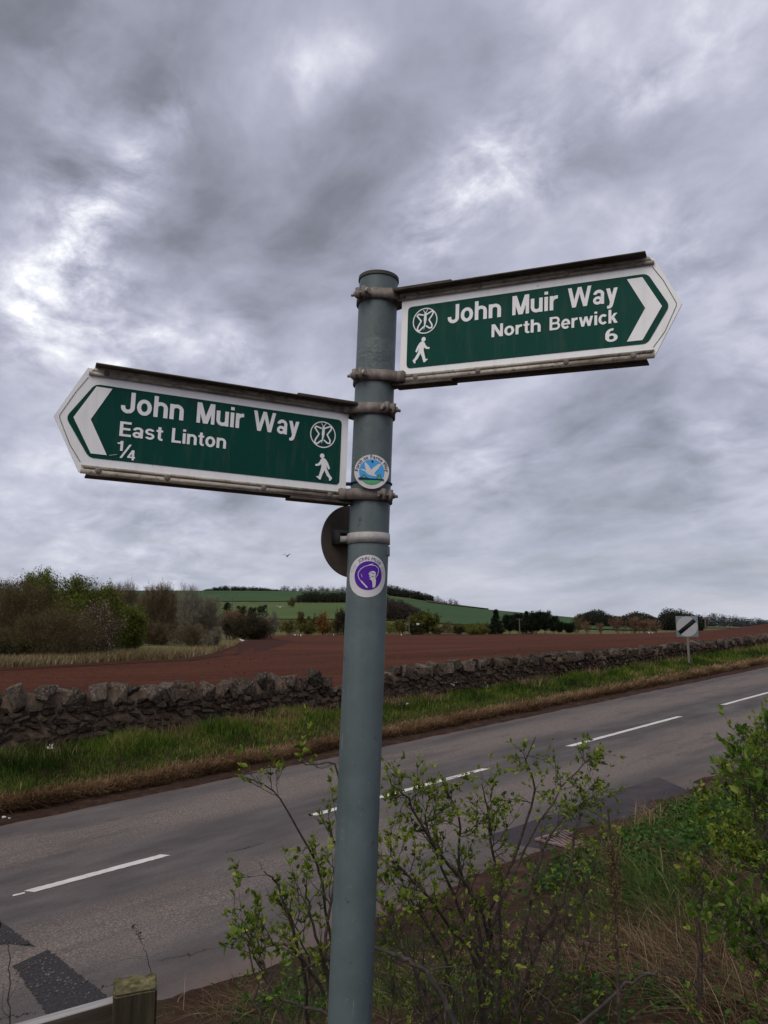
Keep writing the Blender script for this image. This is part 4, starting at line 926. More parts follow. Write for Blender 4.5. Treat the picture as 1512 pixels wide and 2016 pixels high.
pB = np.array([155.0, 190.0, pA[2] + .2]); f = np.linspace(0, 1, 24)[:, None]
wp = pA * (1 - f) + pB * f; wp[:, 2] -= (4 * f * (1 - f))[:, 0] * 1.1
b_ = B(); b_.tube(wp, .035, 5); tag(b_.obj('overhead_wire', 'cable'), 'thin overhead wire running right from the utility pole', 'wire')
def gull(px, py, Y, label, fly=False, dark=False, ground=True, yaw=0.5, k=1.0):
    x = (px - 756) / F_PX * Y; z = float(landz(np.array([x]), np.array([Y]))[0]) + .05 if ground else at(px, py, Y)[2]
    L = .42 * k; th = np.linspace(0, 1, 9); r_ = L * .19 * np.sin(PI * np.clip(th * .94 + .04, 0, 1)) ** .8; r_[-1] = .01; r_[0] = .012
    ax = np.stack([(th - .5) * L, 0 * th, .16 * k + L * .10 * th ** 2], 1)
    b_ = B(); b_.tube(ax, r_, 8); hx = L * .52
    b_.cyl((hx - .07 * k, 0, .22 * k), (hx + .05 * k, 0, .30 * k), .05 * k, .045 * k, 8); b_.cyl((hx + .05 * k, 0, .30 * k), (hx + .14 * k, 0, .28 * k), .025 * k, .004, 6)
    if fly:
        for sg_ in (-1, 1): b_.add([(.08 * k, 0, .2 * k), (-.08 * k, 0, .2 * k), (.02 * k, sg_ * .36 * k, .40 * k), (-.12 * k, sg_ * .34 * k, .39 * k), (-.16 * k, sg_ * .72 * k, .30 * k), (.08 * k, 0, .225 * k), (-.08 * k, 0, .225 * k), (.02 * k, sg_ * .36 * k, .42 * k), (-.12 * k, sg_ * .34 * k, .41 * k)], [(0, 1, 3, 2), (5, 7, 8, 6), (0, 2, 7, 5), (1, 6, 8, 3)], [(2, 3, 4), (7, 4, 8)])
    else:
        for sg_ in (-.03, .03): b_.cyl((0, sg_ * k, -.06), (0, sg_ * k, .12 * k), .012, .012, 5)
    o = b_.obj('gull' if not dark else 'bird', 'gull_white' if not dark else 'bird_dark', None, True, 0, (x, Y, z), (0, 0, yaw))
    return tag(o, label, 'bird', 'gulls on and over the ploughed field' if not dark else None)
gl = ['standing white gull on the field, leftmost of the far row', 'standing white gull touching the leftmost one', 'standing white gull below the dark bush', 'standing white gull third along below the dark bush', 'standing white gull at the right end of the dark bush', 'standing white gull below the green bush', 'standing white gull just right of the one below the green bush', 'standing white gull closest of the trio below the green bush', 'standing white gull just left of the signpost', 'white gull nearest by the tip of the dry grass']
for i_, (a_, b2, Yd) in enumerate([(475, 1253, 150), (478.5, 1253, 150), (495, 1252.7, 160), (514.5, 1252.7, 165), (538, 1252, 170), (583, 1252.3, 175), (589, 1252.3, 175), (594.5, 1254, 160), (658, 1251, 180), (481, 1266, 92)]):
    gull(a_, b2, Yd, gl[i_], yaw=random.Random(i_).uniform(0, 6), k=1.25)
gull(480, 1247, 150, 'white gull taking off above the leftmost standing gulls', True, ground=False, yaw=1.9, k=1.2)
gull(553, 1198, 150, 'white gull gliding in front of the green pasture', True, ground=False, yaw=1.6, k=1.3)
gull(822, 1232, 150, 'white gull flying in front of the dark bush by the olive tree', True, ground=False, yaw=.3, k=1.2)
gull(790, 1249, 180, 'standing white gull on the field edge right of the signpost', yaw=2, k=1.2)
gull(1272, 1250, 130, 'white gull on the field below the orange-brown trees, left of a pair', yaw=2, k=.8)
gull(1278, 1250, 130, 'white gull on the field below the orange-brown trees, right of a pair', yaw=5, k=.8)
gull(565, 1098, 60, 'small dark bird flying in the sky left of the round disc', True, True, False, 1.2, .7)

# ------------------------------------------------------------------ road sign
sx_, sy_ = xy(24.6, 11.35); zb = float(vergez(24.6, 11.35)) - .05
ctr = at(1352.5, 1233.5, sy_); sx_ = ctr[0]
rs = tag(empty('road_sign', (sx_, sy_, zb), (0, 0, rad(-22))), 'square grey road sign with white disc and black diagonal bar', 'road sign')
zc_ = ctr[2] - zb; hs = .335
b_ = B(); b_.cyl((0, .04, 0), (0, .04, zc_ + .25), .042, .042, 14); b_.obj('post', 'post_grey', rs, True)
b_ = B(); b_.box((0, 0, zc_), (hs, .004, hs)); b_.obj('backing_plate', 'plate_grey', rs, False, .002)
def disc_y(name, mat, r, y, parent, zc=0, n=48, cx=0):
    th = np.arange(n) * 2 * PI / n; V = [(cx, y, zc)] + [(cx + r * math.cos(q), y, zc + r * math.sin(q)) for q in th]
    return link(name, mesh_np(name, V, [np.array([(0, 1 + i, 1 + (i + 1) % n) for i in range(n)])], mat), parent)
dsc = disc_y('white_disc', 'disc_white', hs * .955, -.0065, rs, zc_)
b_ = B(); a_ = rad(40); b_.box((0, -.0085, zc_), (hs * .945, .001, hs * .20), [(math.cos(a_), 0, math.sin(a_)), (0, 1, 0), (-math.sin(a_), 0, math.cos(a_))]); b_.obj('diagonal_bar', 'ink_black', rs)
for k in (-.18, .18):
    b_ = B(); b_.box((0, .045, zc_ + k), (.08, .05, .018)); b_.obj('bracket', 'post_grey', rs)

# ------------------------------------------------------------------ flat shapes: letters and symbols
def rect(x0, y0, x1, y1): return [(x0, y0), (x1, y0), (x1, y1), (x0, y1)]
def arc(cx, cy, rx, ry, a0, a1, w, n=None):
    n = n or max(6, int(abs(a1 - a0) / 9)); th = np.radians(np.linspace(a0, a1, n + 1)); h = w / 2
    o_ = [(cx + (rx + h) * math.cos(q), cy + (ry + h) * math.sin(q)) for q in th]; i_ = [(cx + (rx - h) * math.cos(q), cy + (ry - h) * math.sin(q)) for q in th]
    if abs(a1 - a0) >= 359.9: return [o_[:-1] , ('sub', i_[:-1])]
    return [o_ + i_[::-1]]
def sl(x0, y0, x1, y1, w): return [(x0 - w / 2, y0), (x0 + w / 2, y0), (x1 + w / 2, y1), (x1 - w / 2, y1)]
def ell(cx, cy, rx, ry, n=24): return [(cx + rx * math.cos(2 * PI * i / n), cy + ry * math.sin(2 * PI * i / n)) for i in range(n)]
def stroke(pts, w, joint=10):
    out = []
    for a, b_ in zip(pts[:-1], pts[1:]):
        a = np.array(a, float); b_ = np.array(b_, float); d = b_ - a; d /= np.linalg.norm(d) + 1e-9; nn = np.array([-d[1], d[0]]) * w / 2
        out.append([tuple(a + nn), tuple(b_ + nn), tuple(b_ - nn), tuple(a - nn)])
    return out + [ell(p[0], p[1], w / 2, w / 2, joint) for p in pts]
G = {}
G['o'] = (.62, arc(.31, .365, .222, .295, 0, 360, .175))
G['J'] = (.57, [rect(.39, .27, .57, 1), rect(0, .27, .175, .345)] + arc(.285, .275, .195, .195, 180, 360, .18))
G['h'] = (.60, [rect(0, 0, .18, 1), rect(.42, 0, .60, .45)] + arc(.30, .45, .21, .20, 0, 175, .17))
G['n'] = (.60, [rect(0, 0, .18, .73), rect(.42, 0, .60, .45)] + arc(.30, .45, .21, .20, 0, 175, .17))
G['u'] = (.60, [rect(0, .28, .18, .73), rect(.42, 0, .60, .73)] + arc(.30, .28, .21, .20, 180, 355, .17))
G['i'] = (.18, [rect(0, 0, .18, .73), rect(0, .845, .18, 1)])
G['r'] = (.40, [rect(0, 0, .18, .73), rect(.35, .57, .40, .74)] + arc(.35, .40, .255, .255, 88, 175, .17))
G['M'] = (.86, [rect(0, 0, .17, 1), rect(.69, 0, .86, 1), sl(.115, 1, .43, 0, .22), sl(.745, 1, .43, 0, .22)])
G['W'] = (1.22, [sl(.10, 1, .325, 0, .19), sl(.61, 1, .325, 0, .19), sl(.61, 1, .895, 0, .19), sl(1.12, 1, .895, 0, .19)])
G['a'] = (.57, arc(.235, .20, .165, .135, 0, 360, .14) + [rect(.385, .0, .555, .5)] + arc(.285, .475, .20, .175, 0, 172, .16))
G['y'] = (.58, [sl(.095, .73, .30, .0, .19), sl(.485, .73, .235, -.16, .19), [(.05, -.275), (.20, -.275), (.27, -.24), (.33, -.16), (.16, -.10), (.13, -.13), (.05, -.135)]])
G['N'] = (.72, [rect(0, 0, .18, 1), rect(.54, 0, .72, 1), sl(.10, 1, .62, 0, .22)])
G['t'] = (.36, [rect(.09, .17, .26, .93), rect(0, .59, .36, .73), rect(.27, 0, .36, .145)] + arc(.28, .18, .105, .105, 180, 275, .15))
G['B'] = (.69, [rect(0, 0, .18, 1), rect(.17, .845, .40, 1), rect(.17, .43, .43, .585), rect(.17, 0, .43, .155)] + arc(.40, .715, .195, .2075, -92, 92, .155) + arc(.425, .292, .205, .215, -92, 92, .155))
G['e'] = (.60, arc(.30, .365, .215, .295, 0, 318, .17) + [rect(.12, .30, .597, .425), rect(.43, .31, .6, .37)])
G['w'] = (.92, [sl(.09, .73, .255, 0, .17), sl(.46, .73, .255, 0, .17), sl(.46, .73, .665, 0, .17), sl(.83, .73, .665, 0, .17)])
G['c'] = (.55, arc(.30, .365, .215, .295, 42, 318, .175))
G['k'] = (.58, [rect(0, 0, .18, 1), sl(.455, .73, .11, .27, .21), sl(.25, .44, .475, 0, .215)])
G['6'] = (.56, arc(.28, .31, .195, .235, 0, 360, .165) + [rect(.003, .30, .17, .52)] + arc(.30, .52, .215, .40, 72, 182, .168))
G['E'] = (.62, [rect(0, 0, .18, 1), rect(.17, .845, .61, 1), rect(.17, .43, .57, .58), rect(.17, 0, .62, .155)])
G['s'] = (.54, arc(.27, .515, .185, .15, 22, 270, .145) + arc(.27, .215, .185, .15, -158, 90, .145))
G['L'] = (.57, [rect(0, 0, .18, 1), rect(.17, 0, .57, .155)])
G['1'] = (.36, [rect(.19, 0, .36, 1), [(0, .67), (.2, .67), (.2, .80), (0, .80)], [(.10, .80), (.19, .80), (.36, 1), (.24, 1)]])
G['4'] = (.58, [rect(.33, 0, .50, 1), rect(0, .20, .58, .345), sl(.075, .30, .40, 1, .17)])

def flat_mesh(name, polys, mat, xf, step=None):
    """triangulated union of polygons (entries ('sub', poly) cut holes in the previous polygon); xf maps (x,y) -> 3D"""
    pts, faces, kind = [], [], []
    for p in polys:
        sub = isinstance(p, tuple) and p[0] == 'sub'; q = p[1] if sub else p
        q = list(q)
        if sum(q[k - 1][0] * q[k][1] - q[k][0] * q[k - 1][1] for k in range(len(q))) < 0: q = q[::-1]
        faces.append(list(range(len(pts), len(pts) + len(q)))); pts += [Vector((float(a), float(b_))) for a, b_ in q]; kind.append(sub)
    if step:
        A = np.array([tuple(p) for p in pts]); lo_, hi_ = A.min(0), A.max(0)
        for gx in np.arange(lo_[0], hi_[0], step):
            for gy in np.arange(lo_[1], hi_[1], step): pts.append(Vector((gx + 1e-5, gy + 1.3e-5)))
    ov, oe, of, _, _, orig = delaunay_2d_cdt(pts, [], faces, 0, 1e-7)
    tris = []
    for f, og in zip(of, orig):
        adds = [k for k in og if not kind[k]]
        ok = any(not ((k + 1) < len(kind) and kind[k + 1] and (k + 1) in og) for k in adds)
        if adds and ok:
            for j in range(1, len(f) - 1): tris.append((f[0], f[j], f[j + 1]))
    V = np.array([xf(v.x, v.y) for v in ov])
    used = np.unique(np.array(tris).ravel()); remap = np.full(len(V), -1); remap[used] = np.arange(len(used))
    return mesh_np(name, V[used], [remap[np.array(tris)]], mat)
def word_polys(txt, gap=.085):
    x = 0; out = []
    for ch in txt:
        w, ps = G[ch]; sh = lambda q: [(a + x, b_) for a, b_ in q]
        out += [('sub', sh(p[1])) if isinstance(p, tuple) and p[0] == 'sub' else sh(p) for p in ps]
        x += w + gap
    return x - gap, out
BUT = []
for pl_ in ([(480, 690), (410, 672), (390, 692), (452, 770), (405, 850), (395, 890), (430, 903), (485, 855)], [(520, 690), (600, 652), (626, 662), (612, 700), (565, 765), (610, 840), (606, 878), (575, 880), (525, 845)]):
    BUT += stroke([((a - 507) / 178, -(b_ - 772) / 178) for a, b_ in pl_], .115)
BUT.append([((a - 507) / 178, -(b_ - 772) / 178) for a, b_ in [(496, 662), (512, 655), (526, 662), (530, 750), (520, 805), (490, 905), (494, 800), (489, 755)]][::-1])
BUT += stroke([((a - 507) / 178, -(b_ - 772) / 178) for a, b_ in [(503, 660), (482, 622)]], .05) + stroke([((a - 507) / 178, -(b_ - 772) / 178) for a, b_ in [(517, 660), (543, 616)]], .05)
BUT += arc(0, 0, .96, .96, 0, 360, .08, 60)
WALK = [[((a - 448) / 370, (1390 - b_) / 370) for a, b_ in [(420, 1100), (388, 1145), (357, 1218), (380, 1236), (394, 1213), (411, 1172), (402, 1232), (355, 1310), (318, 1350), (345, 1390), (368, 1388), (362, 1360), (400, 1325), (437, 1255), (465, 1310), (488, 1388), (505, 1390), (556, 1352), (550, 1345), (520, 1345), (505, 1290), (487, 1215), (489, 1170), (520, 1195), (570, 1205), (580, 1178), (545, 1172), (515, 1140), (497, 1098), (470, 1080), (445, 1082)]],
        ell((481 - 448) / 370, (1390 - 1052) / 370, 33 / 370, 34 / 370, 20)]

# ------------------------------------------------------------------ signpost
PX0, PY0, PDX, PDY = -0.03485, 1.43732, 0.03572, 0.0071
def pole_at(z): return np.array([PX0 + PDX * (z - 2.25), PY0 + PDY * (z - 2.25), z])
R_POLE = .0381
base_z = float(bankz(*st(pole_at(.5)[0], pole_at(.5)[1]))) - .25
sp = tag(empty('signpost', pole_at(base_z)), 'grey-blue painted steel signpost pole with black rimmed top', 'signpost')
sp_inv = Vector(pole_at(base_z))
def world_child(b_, name, mat, parent, smooth=False, bevel=0):
    """parts built in world coordinates under a thing whose origin sits elsewhere"""
    o = b_.obj(name, mat, parent, smooth, bevel); o.matrix_parent_inverse = Matrix.Translation(-Vector(parent.location)) if parent.rotation_euler.z == 0 else parent.matrix_basis.inverted()
    return o
zs = np.concatenate([np.linspace(base_z, 2.3, 30), np.linspace(2.31, 2.93, 60)])
pts = np.array([pole_at(z) for z in zs]); b_ = B(); b_.tube(pts, np.full(len(zs), R_POLE), 56); world_child(b_, 'pole', 'pole_paint', sp, True)
b_ = B(); p0, p1 = pole_at(2.930), pole_at(2.937); b_.cyl(p0, p1, R_POLE + .0022, R_POLE + .0018, 56); b_.cyl(p1, pole_at(2.9395), R_POLE + .0018, R_POLE - .004, 56); world_child(b_, 'cap', 'cap_rubber', sp)
b_ = B(); q0 = pole_at(2.392) + np.array([.0372, -.006, 0]); b_.box(q0, (.0035, .008, .009)); world_child(b_, 'weld_lug', 'pole_paint', sp, False, .002)

# ------------------------------------------------------------------ finger signs
def sign_frame(o, yaw, el, tw):
    yaw, el, tw = rad(yaw), rad(el), rad(tw)
    e = np.array([math.cos(el) * math.cos(yaw), math.cos(el) * math.sin(yaw), math.sin(el)])
    u0 = np.array([0, 0, 1.]) - e * e[2]; u0 /= np.linalg.norm(u0); nn = np.cross(e, u0); up = u0 * math.cos(tw) + nn * math.sin(tw)
    nr = np.cross(e, up)
    if nr[1] > 0: nr = -nr
    return np.array(o), e, up, nr
def finger_sign(label, o, yaw, el, tw, rev, L, h, texts, clamp_z):
    """rev: text runs from tip to pole; panel coordinates x from the pole end to the tip, y up (mm)"""
    O, e, up, nr = sign_frame(o, yaw, el, tw)
    root = tag(empty('finger_sign', O), label, 'sign', 'finger signs on the signpost')
    ex = -e if rev else e                                  # reading direction
    M3 = Matrix((ex, up, nr)).transposed().to_4x4(); root.rotation_euler = M3.to_euler()
    sgn = -1.0 if rev else 1.0                              # local x of a panel coordinate
    P3 = lambda x, y, d: (sgn * x / 1000, y / 1000, d)
    TIP = 510.0 if rev else 506.0; yb, yt, ym = -11.0, h + 11.0, h / 2
    # white panel, 3 mm plate with pointed end
    out = [(0, yb), (L + 3, yb), (TIP, ym), (L + 3, yt), (0, yt)]
    bm = bmesh.new(); vs_ = [bm.verts.new(P3(x, y, 0)) for x, y in out]; f = bm.faces.new(vs_)
    r = bmesh.ops.extrude_face_region(bm, geom=[f]); bmesh.ops.translate(bm, verts=[g for g in r['geom'] if isinstance(g, bmesh.types.BMVert)], vec=(0, 0, -.004)); bmesh.ops.recalc_face_normals(bm, faces=bm.faces)
    me = bpy.data.meshes.new('panel'); bm.to_mesh(me); bm.free(); me.materials.append(MATS['sign_white']); panel = link('panel', me, root)
    # worn dark edge line round the point
    def ln(name, pts, w, mat, d):
        return link(name, flat_mesh(name, stroke(pts, w, 6), mat, lambda x, y: P3(x, y, d)), panel)
    ln('edge_crack', [(L + 1, yt - 16), (L + 18, ym + 44), (TIP - 8.5, ym + 2), (TIP - 9, ym - 3), (L + 20, ym - 44), (L + 2, yb + 17)], .9, 'bark_bush', .0008)
    # green field with rounded corners
    def rounded(poly, r_):
        res = []; n_ = len(poly)
        for i in range(n_):
            p0, p1, p2 = [np.array(poly[(i + k) % n_], float) for k in (-1, 0, 1)]; d0 = (p0 - p1) / np.linalg.norm(p0 - p1); d2 = (p2 - p1) / np.linalg.norm(p2 - p1)
            a, c_ = p1 + d0 * r_, p1 + d2 * r_
            for k in np.linspace(0, 1, 7): res.append(tuple((1 - k) ** 2 * a + 2 * k * (1 - k) * p1 + k * k * c_))
        return res
    gy0, gy1 = (14.5, 138.5) if rev else (13.3, 134)
    gx = 492 if rev else 487
    link('green_field', flat_mesh('green_field', [rounded([(13.5, gy0), (452, gy0), (gx, (gy0 + gy1) / 2), (452, gy1), (13.5, gy1)], 9)], 'sign_green', lambda x, y: P3(x, y, .0008)), panel)
    cy0, cy1 = (21.5, 134.4) if rev else (19.8, 128.5); cym = (cy0 + cy1) / 2; cx0 = 424.7 if rev else 419
    link('chevron', flat_mesh('chevron', [[(cx0, cy0), (cx0 + 25, cy0), (cx0 + 56, cym), (cx0 + 25, cy1), (cx0, cy1), (cx0 + 29.5, cym)]], 'sign_letter', lambda x, y: P3(x, y, .0016)), panel)
    for txt, x0, x1, yb_, cap in texts:                     # x0 left end, x1 right end in reading order
        w, ps = word_polys(txt); kx = abs(x1 - x0) / w
        if txt == '/': continue
        link('lettering', flat_mesh('lettering', ps, 'sign_letter', lambda x, y: (sgn * x0 / 1000 + x * kx / 1000, (yb_ + y * cap) / 1000, .0016)), panel)
    if rev:
        link('lettering', flat_mesh('lettering', [[(404.8, 19.5), (401.2, 19.5), (387, 43.5), (390.6, 43.5)]], 'sign_letter', lambda x, y: P3(x, y, .0016)), panel)
        link('scratch', flat_mesh('scratch', [[(421, 21.2), (409, 24.2), (409, 25.0), (421, 22.0)]], 'ink_faded', lambda x, y: P3(x, y, .0016)), panel)
    bx, by_ = (50.2, 105.6) if rev else (49.8, 102.4)
    link('butterfly_symbol', flat_mesh('butterfly_symbol', BUT, 'sign_letter', lambda x, y: (sgn * bx / 1000 + x * .0252, by_ / 1000 + y * .0252, .0016)), panel)
    wx, wy = (45.5, 20.3) if rev else (43.5, 21.5); flip = -1 if rev else 1
    link('walker_symbol', flat_mesh('walker_symbol', WALK, 'sign_letter', lambda x, y: (sgn * wx / 1000 + flip * x * .0492, wy / 1000 + y * .0492, .0016)), panel)
    # rails: face strip, groove, flange, rivets
    for top in (True, False):
        y0, y1 = (h - 1.0, h + 13.0) if top else (-13.0, 1.0); xe0, xe1 = (-10.0, 463.0)
        sl0 = 6.0
        b_ = B()
        def prism(x0, x1, ya, yb2, d0, d1, skew=0.0):
            V = [P3(x0, ya, d0), P3(x1 + (skew if not top else 0), ya, d0), P3(x1 + (skew if top else 0), yb2, d0), P3(x0, yb2, d0), P3(x0, ya, d1), P3(x1 + (skew if not top else 0), ya, d1), P3(x1 + (skew if top else 0), yb2, d1), P3(x0, yb2, d1)]
            b_.add(V, [(0, 1, 2, 3), (4, 7, 6, 5), (0, 4, 5, 1), (1, 5, 6, 2), (2, 6, 7, 3), (3, 7, 4, 0)])
        ymid = y0 + 6.5 if top else y0 + 8.0
        prism(xe0, xe1, y0, ymid - .45, .0006, .0042); prism(xe0, xe1 - 4, ymid - .5, ymid + .5, .0004, .0026); prism(xe0, xe1 - (4 if top else 0), ymid + .45, y1, .0006, .0042, -5)
        def solid(name, mat):
            me = b_.mesh(name, mat); bm = bmesh.new(); bm.from_mesh(me); bmesh.ops.recalc_face_normals(bm, faces=bm.faces); bm.to_mesh(me); bm.free(); return me
        rail = link('rail', solid('rail', 'rail_metal'), root); b_ = B()
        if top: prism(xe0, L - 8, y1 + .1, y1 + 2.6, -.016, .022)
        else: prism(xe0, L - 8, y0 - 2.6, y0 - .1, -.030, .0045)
        link('flange', solid('flange', 'rail_shade_brown'), rail)  # shade below the flange is painted in by its dark brown
        # bracket arm bolted along the flange next to the pole
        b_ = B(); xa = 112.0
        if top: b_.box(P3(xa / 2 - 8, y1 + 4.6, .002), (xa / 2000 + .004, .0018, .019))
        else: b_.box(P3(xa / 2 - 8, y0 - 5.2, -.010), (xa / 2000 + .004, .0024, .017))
        b_.obj('bracket_arm', 'rail_shade_brown', rail, False, .0008)
        for xr in ((436, 326, 158, 32) if rev else (430, 318, 158, 34)):
            b_ = B(); yr = (y0 + y1) / 2 - (1 if top else 0); th = np.linspace(0, PI / 2, 5); 
            for k in range(4): b_.cyl(P3(xr, yr, .004 + .0022 * math.sin(th[k])), P3(xr, yr, .004 + .0022 * math.sin(th[k + 1])), .0052 * math.cos(th[k]) , .0052 * math.cos(th[k + 1]) + 1e-5, 16, False)
            b_.obj('rivet', 'clamp_metal', rail, True)
    # clamps round the pole (built in world space)
    inv = (Matrix.Translation(root.location) @ root.rotation_euler.to_matrix().to_4x4()).inverted()
    eh = np.array([e[0], e[1], 0]); eh /= np.linalg.norm(eh); ax = np.array([PDX, PDY, 1.0]); ax /= np.linalg.norm(ax); eh = eh - ax * (eh @ ax); eh /= np.linalg.norm(eh); nh = np.cross(eh, ax); nh = nh if nh[1] < 0 else -nh
    for zc_ in clamp_z:
        c0 = pole_at(zc_); hh = .0102
        b_ = B(); th = np.linspace(0, 2 * PI, 49)[:-1]; ro, ri = R_POLE + .0042, R_POLE - .001
        ring = np.cos(th)[:, None] * eh + np.sin(th)[:, None] * nh; n_ = 48
        V = np.concatenate([c0 + ring * ro - ax * hh, c0 + ring * ro + ax * hh, c0 + ring * ri + ax * hh, c0 + ring * ri - ax * hh])
        q = []
        for k in range(4): q += [(k * n_ + i, k * n_ + (i + 1) % n_, ((k + 1) % 4) * n_ + (i + 1) % n_, ((k + 1) % 4) * n_ + i) for i in range(n_)]
        b_.add(V, q)
        for sg_ in (1, -1):                                  # straight cheeks running out to the sign rail
            V = []
            for (a, bb, t_) in ((-.004, R_POLE + .0042, .0045), (.040, R_POLE * .62 + .0042, .0045), (.056, .010, .0045)):
                for zz in (-hh, hh):
                    V += [c0 + eh * a + nh * sg_ * bb + ax * zz, c0 + eh * a + nh * sg_ * (bb - t_) + ax * zz]
            b_.add(V, [(0, 4, 6, 2), (1, 3, 7, 5), (2, 6, 7, 3), (0, 1, 5, 4), (4, 8, 10, 6), (5, 7, 11, 9), (6, 10, 11, 7), (4, 5, 9, 8), (8, 9, 11, 10), (0, 2, 3, 1)])
        b_.box(c0 + eh * .056 + nh * .002, (.010, .011, hh), [eh, nh, ax])
        lug = norm(-eh * .22 + nh * .975); tan = np.cross(ax, lug)
        for k in (-.0075, .0075): b_.box(c0 + lug * (R_POLE + .010) + tan * k, (.0080, .0036, hh * .98), [lug, tan, ax])
        me = b_.mesh('clamp', 'clamp_metal'); bm = bmesh.new(); bm.from_mesh(me); bmesh.ops.recalc_face_normals(bm, faces=bm.faces); bm.to_mesh(me); bm.free()
        cl = link('clamp', me, root); cl.matrix_parent_inverse = inv
        b_ = B(); pc = c0 + lug * (R_POLE + .0125)
        td = tan if (tan @ eh) < 0 else -tan
        b_.cyl(pc - td * .014, pc + td * .025, .0030, .0030, 12); b_.cyl(pc - td * .0185, pc - td * .0122, .0060, .0060, 6); b_.cyl(pc + td * .0122, pc + td * .0175, .0058, .0058, 6)
        b_.obj('bolt', 'bolt_metal', cl)
    return root
finger_sign('green finger sign reading John Muir Way, East Linton, pointing left', (-.0721, 1.4173, 2.4997), 204.62, 1.48, -1.38, True, 462.4, 153.3,
            [('John', 409, 306, 96.5, 36.5), ('Muir', 283.5, 200.5, 96.5, 36.5), ('Way', 183, 97, 96.5, 36.5), ('East', 408, 338, 56.4, 25), ('Linton', 323, 229.5, 56.4, 25), ('1', 409.5, 400.5, 31.5, 16.8), ('4', 392.5, 380, 17.6, 17)], (2.6600, 2.4945))
finger_sign('green finger sign reading John Muir Way, North Berwick 6, pointing right', (.0304, 1.4173, 2.7277), -25.47, -2.89, 1.83, False, 459.1, 149.1,
            [('John', 96, 199, 91, 35.5), ('Muir', 220, 302, 91, 35.5), ('Way', 319.5, 404, 91, 35.5), ('North', 181.8, 272, 54.8, 23.8), ('Berwick', 288, 404, 54.8, 23.8), ('6', 383.5, 404, 22.6, 23)], (2.8890, 2.7250))

# ------------------------------------------------------------------ badge, sticker, disc on the pole
def glyph_ring(txt, cx, cy, R_, a_mid, size, spread, mat, name, parent, xf, bold=0.0, rng_=None):
    """letters set along a circle; a_mid: centre angle (deg, 90 = top)"""
    n_ = len(txt); me_all = []
    wd = {'m': 1.35, 'M': 1.35, 'W': 1.45, 'w': 1.3, 'i': .5, 'I': .5, ' ': .6, 't': .7, 'r': .75, 'J': .6}
    ws = [wd.get(c_, 1.0) for c_ in txt]; tot = sum(ws); acc_ = 0
    V = []; Tt = []; nv = 0
    for ch, w in zip(txt, ws):
        a = rad(a_mid + spread / 2 - spread * (acc_ + w / 2) / tot); acc_ += w
        if ch == ' ': continue
        cu = bpy.data.curves.new('t', 'FONT'); cu.body = ch; cu.size = size; cu.align_x = 'CENTER'; cu.offset = bold; cu.resolution_u = 3
        ob = bpy.data.objects.new('t', cu); COL.objects.link(ob); dg = bpy.context.evaluated_depsgraph_get(); m_ = bpy.data.meshes.new_from_object(ob.evaluated_get(dg))
        m_.calc_loop_triangles(); v_ = np.array([q.co[:2] for q in m_.vertices]); t_ = np.array([q.vertices for q in m_.loop_triangles])
        bpy.data.objects.remove(ob); bpy.data.curves.remove(cu); bpy.data.meshes.remove(m_)
        ca, sa = math.cos(a - PI / 2), math.sin(a - PI / 2)
        X_ = cx + R_ * math.cos(a) + v_[:, 0] * ca - v_[:, 1] * sa; Y_ = cy + R_ * math.sin(a) + v_[:, 0] * sa + v_[:, 1] * ca
        V += [xf(p, q) for p, q in zip(X_, Y_)]; Tt.append(t_ + nv); nv += len(v_)
    return link(name, mesh_np(name, V, [np.concatenate(Tt)], mat), parent)
# round badge
bc = at(731.8, 928.5, 1.3905)
bd = tag(empty('route_badge', bc, (rad(-1), rad(2), rad(3))), 'round white Forth to Farne Way badge with gull, tied to the pole', 'badge')
RB_ = .0322
b_ = B(); b_.cyl((0, 0, 0), (0, .003, 0), RB_, RB_, 64); plate = b_.obj('plate', 'plate_white', bd, False)
U = RB_ / 220
fl = lambda d: (lambda x, y: (x, -d, y))
def bpts(l): return [((a - 1083) * U, -(b2 - 1187) * U) for a, b2 in l]
link('blue_disc', flat_mesh('blue_disc', [ell(0, -2 * U, 160 * U, 160 * U, 56)], 'sky_blue', fl(.0005)), plate)
link('gull_emblem', flat_mesh('gull_emblem', [bpts([(942, 1160), (985, 1163), (1010, 1180), (988, 1090), (1000, 1068), (1040, 1110), (1075, 1165), (1110, 1130), (1165, 1085), (1205, 1085), (1165, 1150), (1125, 1195), (1120, 1220), (1145, 1235), (1135, 1248), (1085, 1242), (1035, 1225), (1000, 1190), (945, 1170)])], 'plate_white', fl(.0010)), plate)
link('hill_emblem', flat_mesh('hill_emblem', [bpts([(945, 1278), (985, 1230), (1030, 1272)]), bpts([(1146, 1275), (1165, 1255), (1165, 1228), (1190, 1224), (1196, 1250), (1214, 1278)]),
     [(x, y) for x, y in [(160 * U * math.cos(rad(q)), 160 * U * math.sin(rad(q)) - 2 * U) for q in np.linspace(-142, -38, 20)]]], 'hill_green', fl(.0012)), plate)
link('shore_line', flat_mesh('shore_line', [bpts([(918, 1272), (945, 1266), (1035, 1268), (1060, 1276), (1150, 1276), (1240, 1280), (1240, 1298), (1120, 1294), (1020, 1300), (918, 1296)])] + stroke(bpts([(945, 1276), (985, 1230), (1030, 1270)]), 5 * U, 6) + stroke(bpts([(1150, 1276), (1165, 1255), (1165, 1228), (1190, 1224), (1196, 1250), (1212, 1280)]), 5 * U, 6), 'ink_navy', fl(.0015)), plate)
link('peg_hole', flat_mesh('peg_hole', [ell(3 * U, 130 * U, 12 * U, 12 * U, 16)], 'ink_black', fl(.0016)), plate)
glyph_ring('Forth to Farne Way', 0, -2 * U, 172 * U, 91, 66 * U, 180, 'ink_black', 'lettering', plate, fl(.0008), .00005)
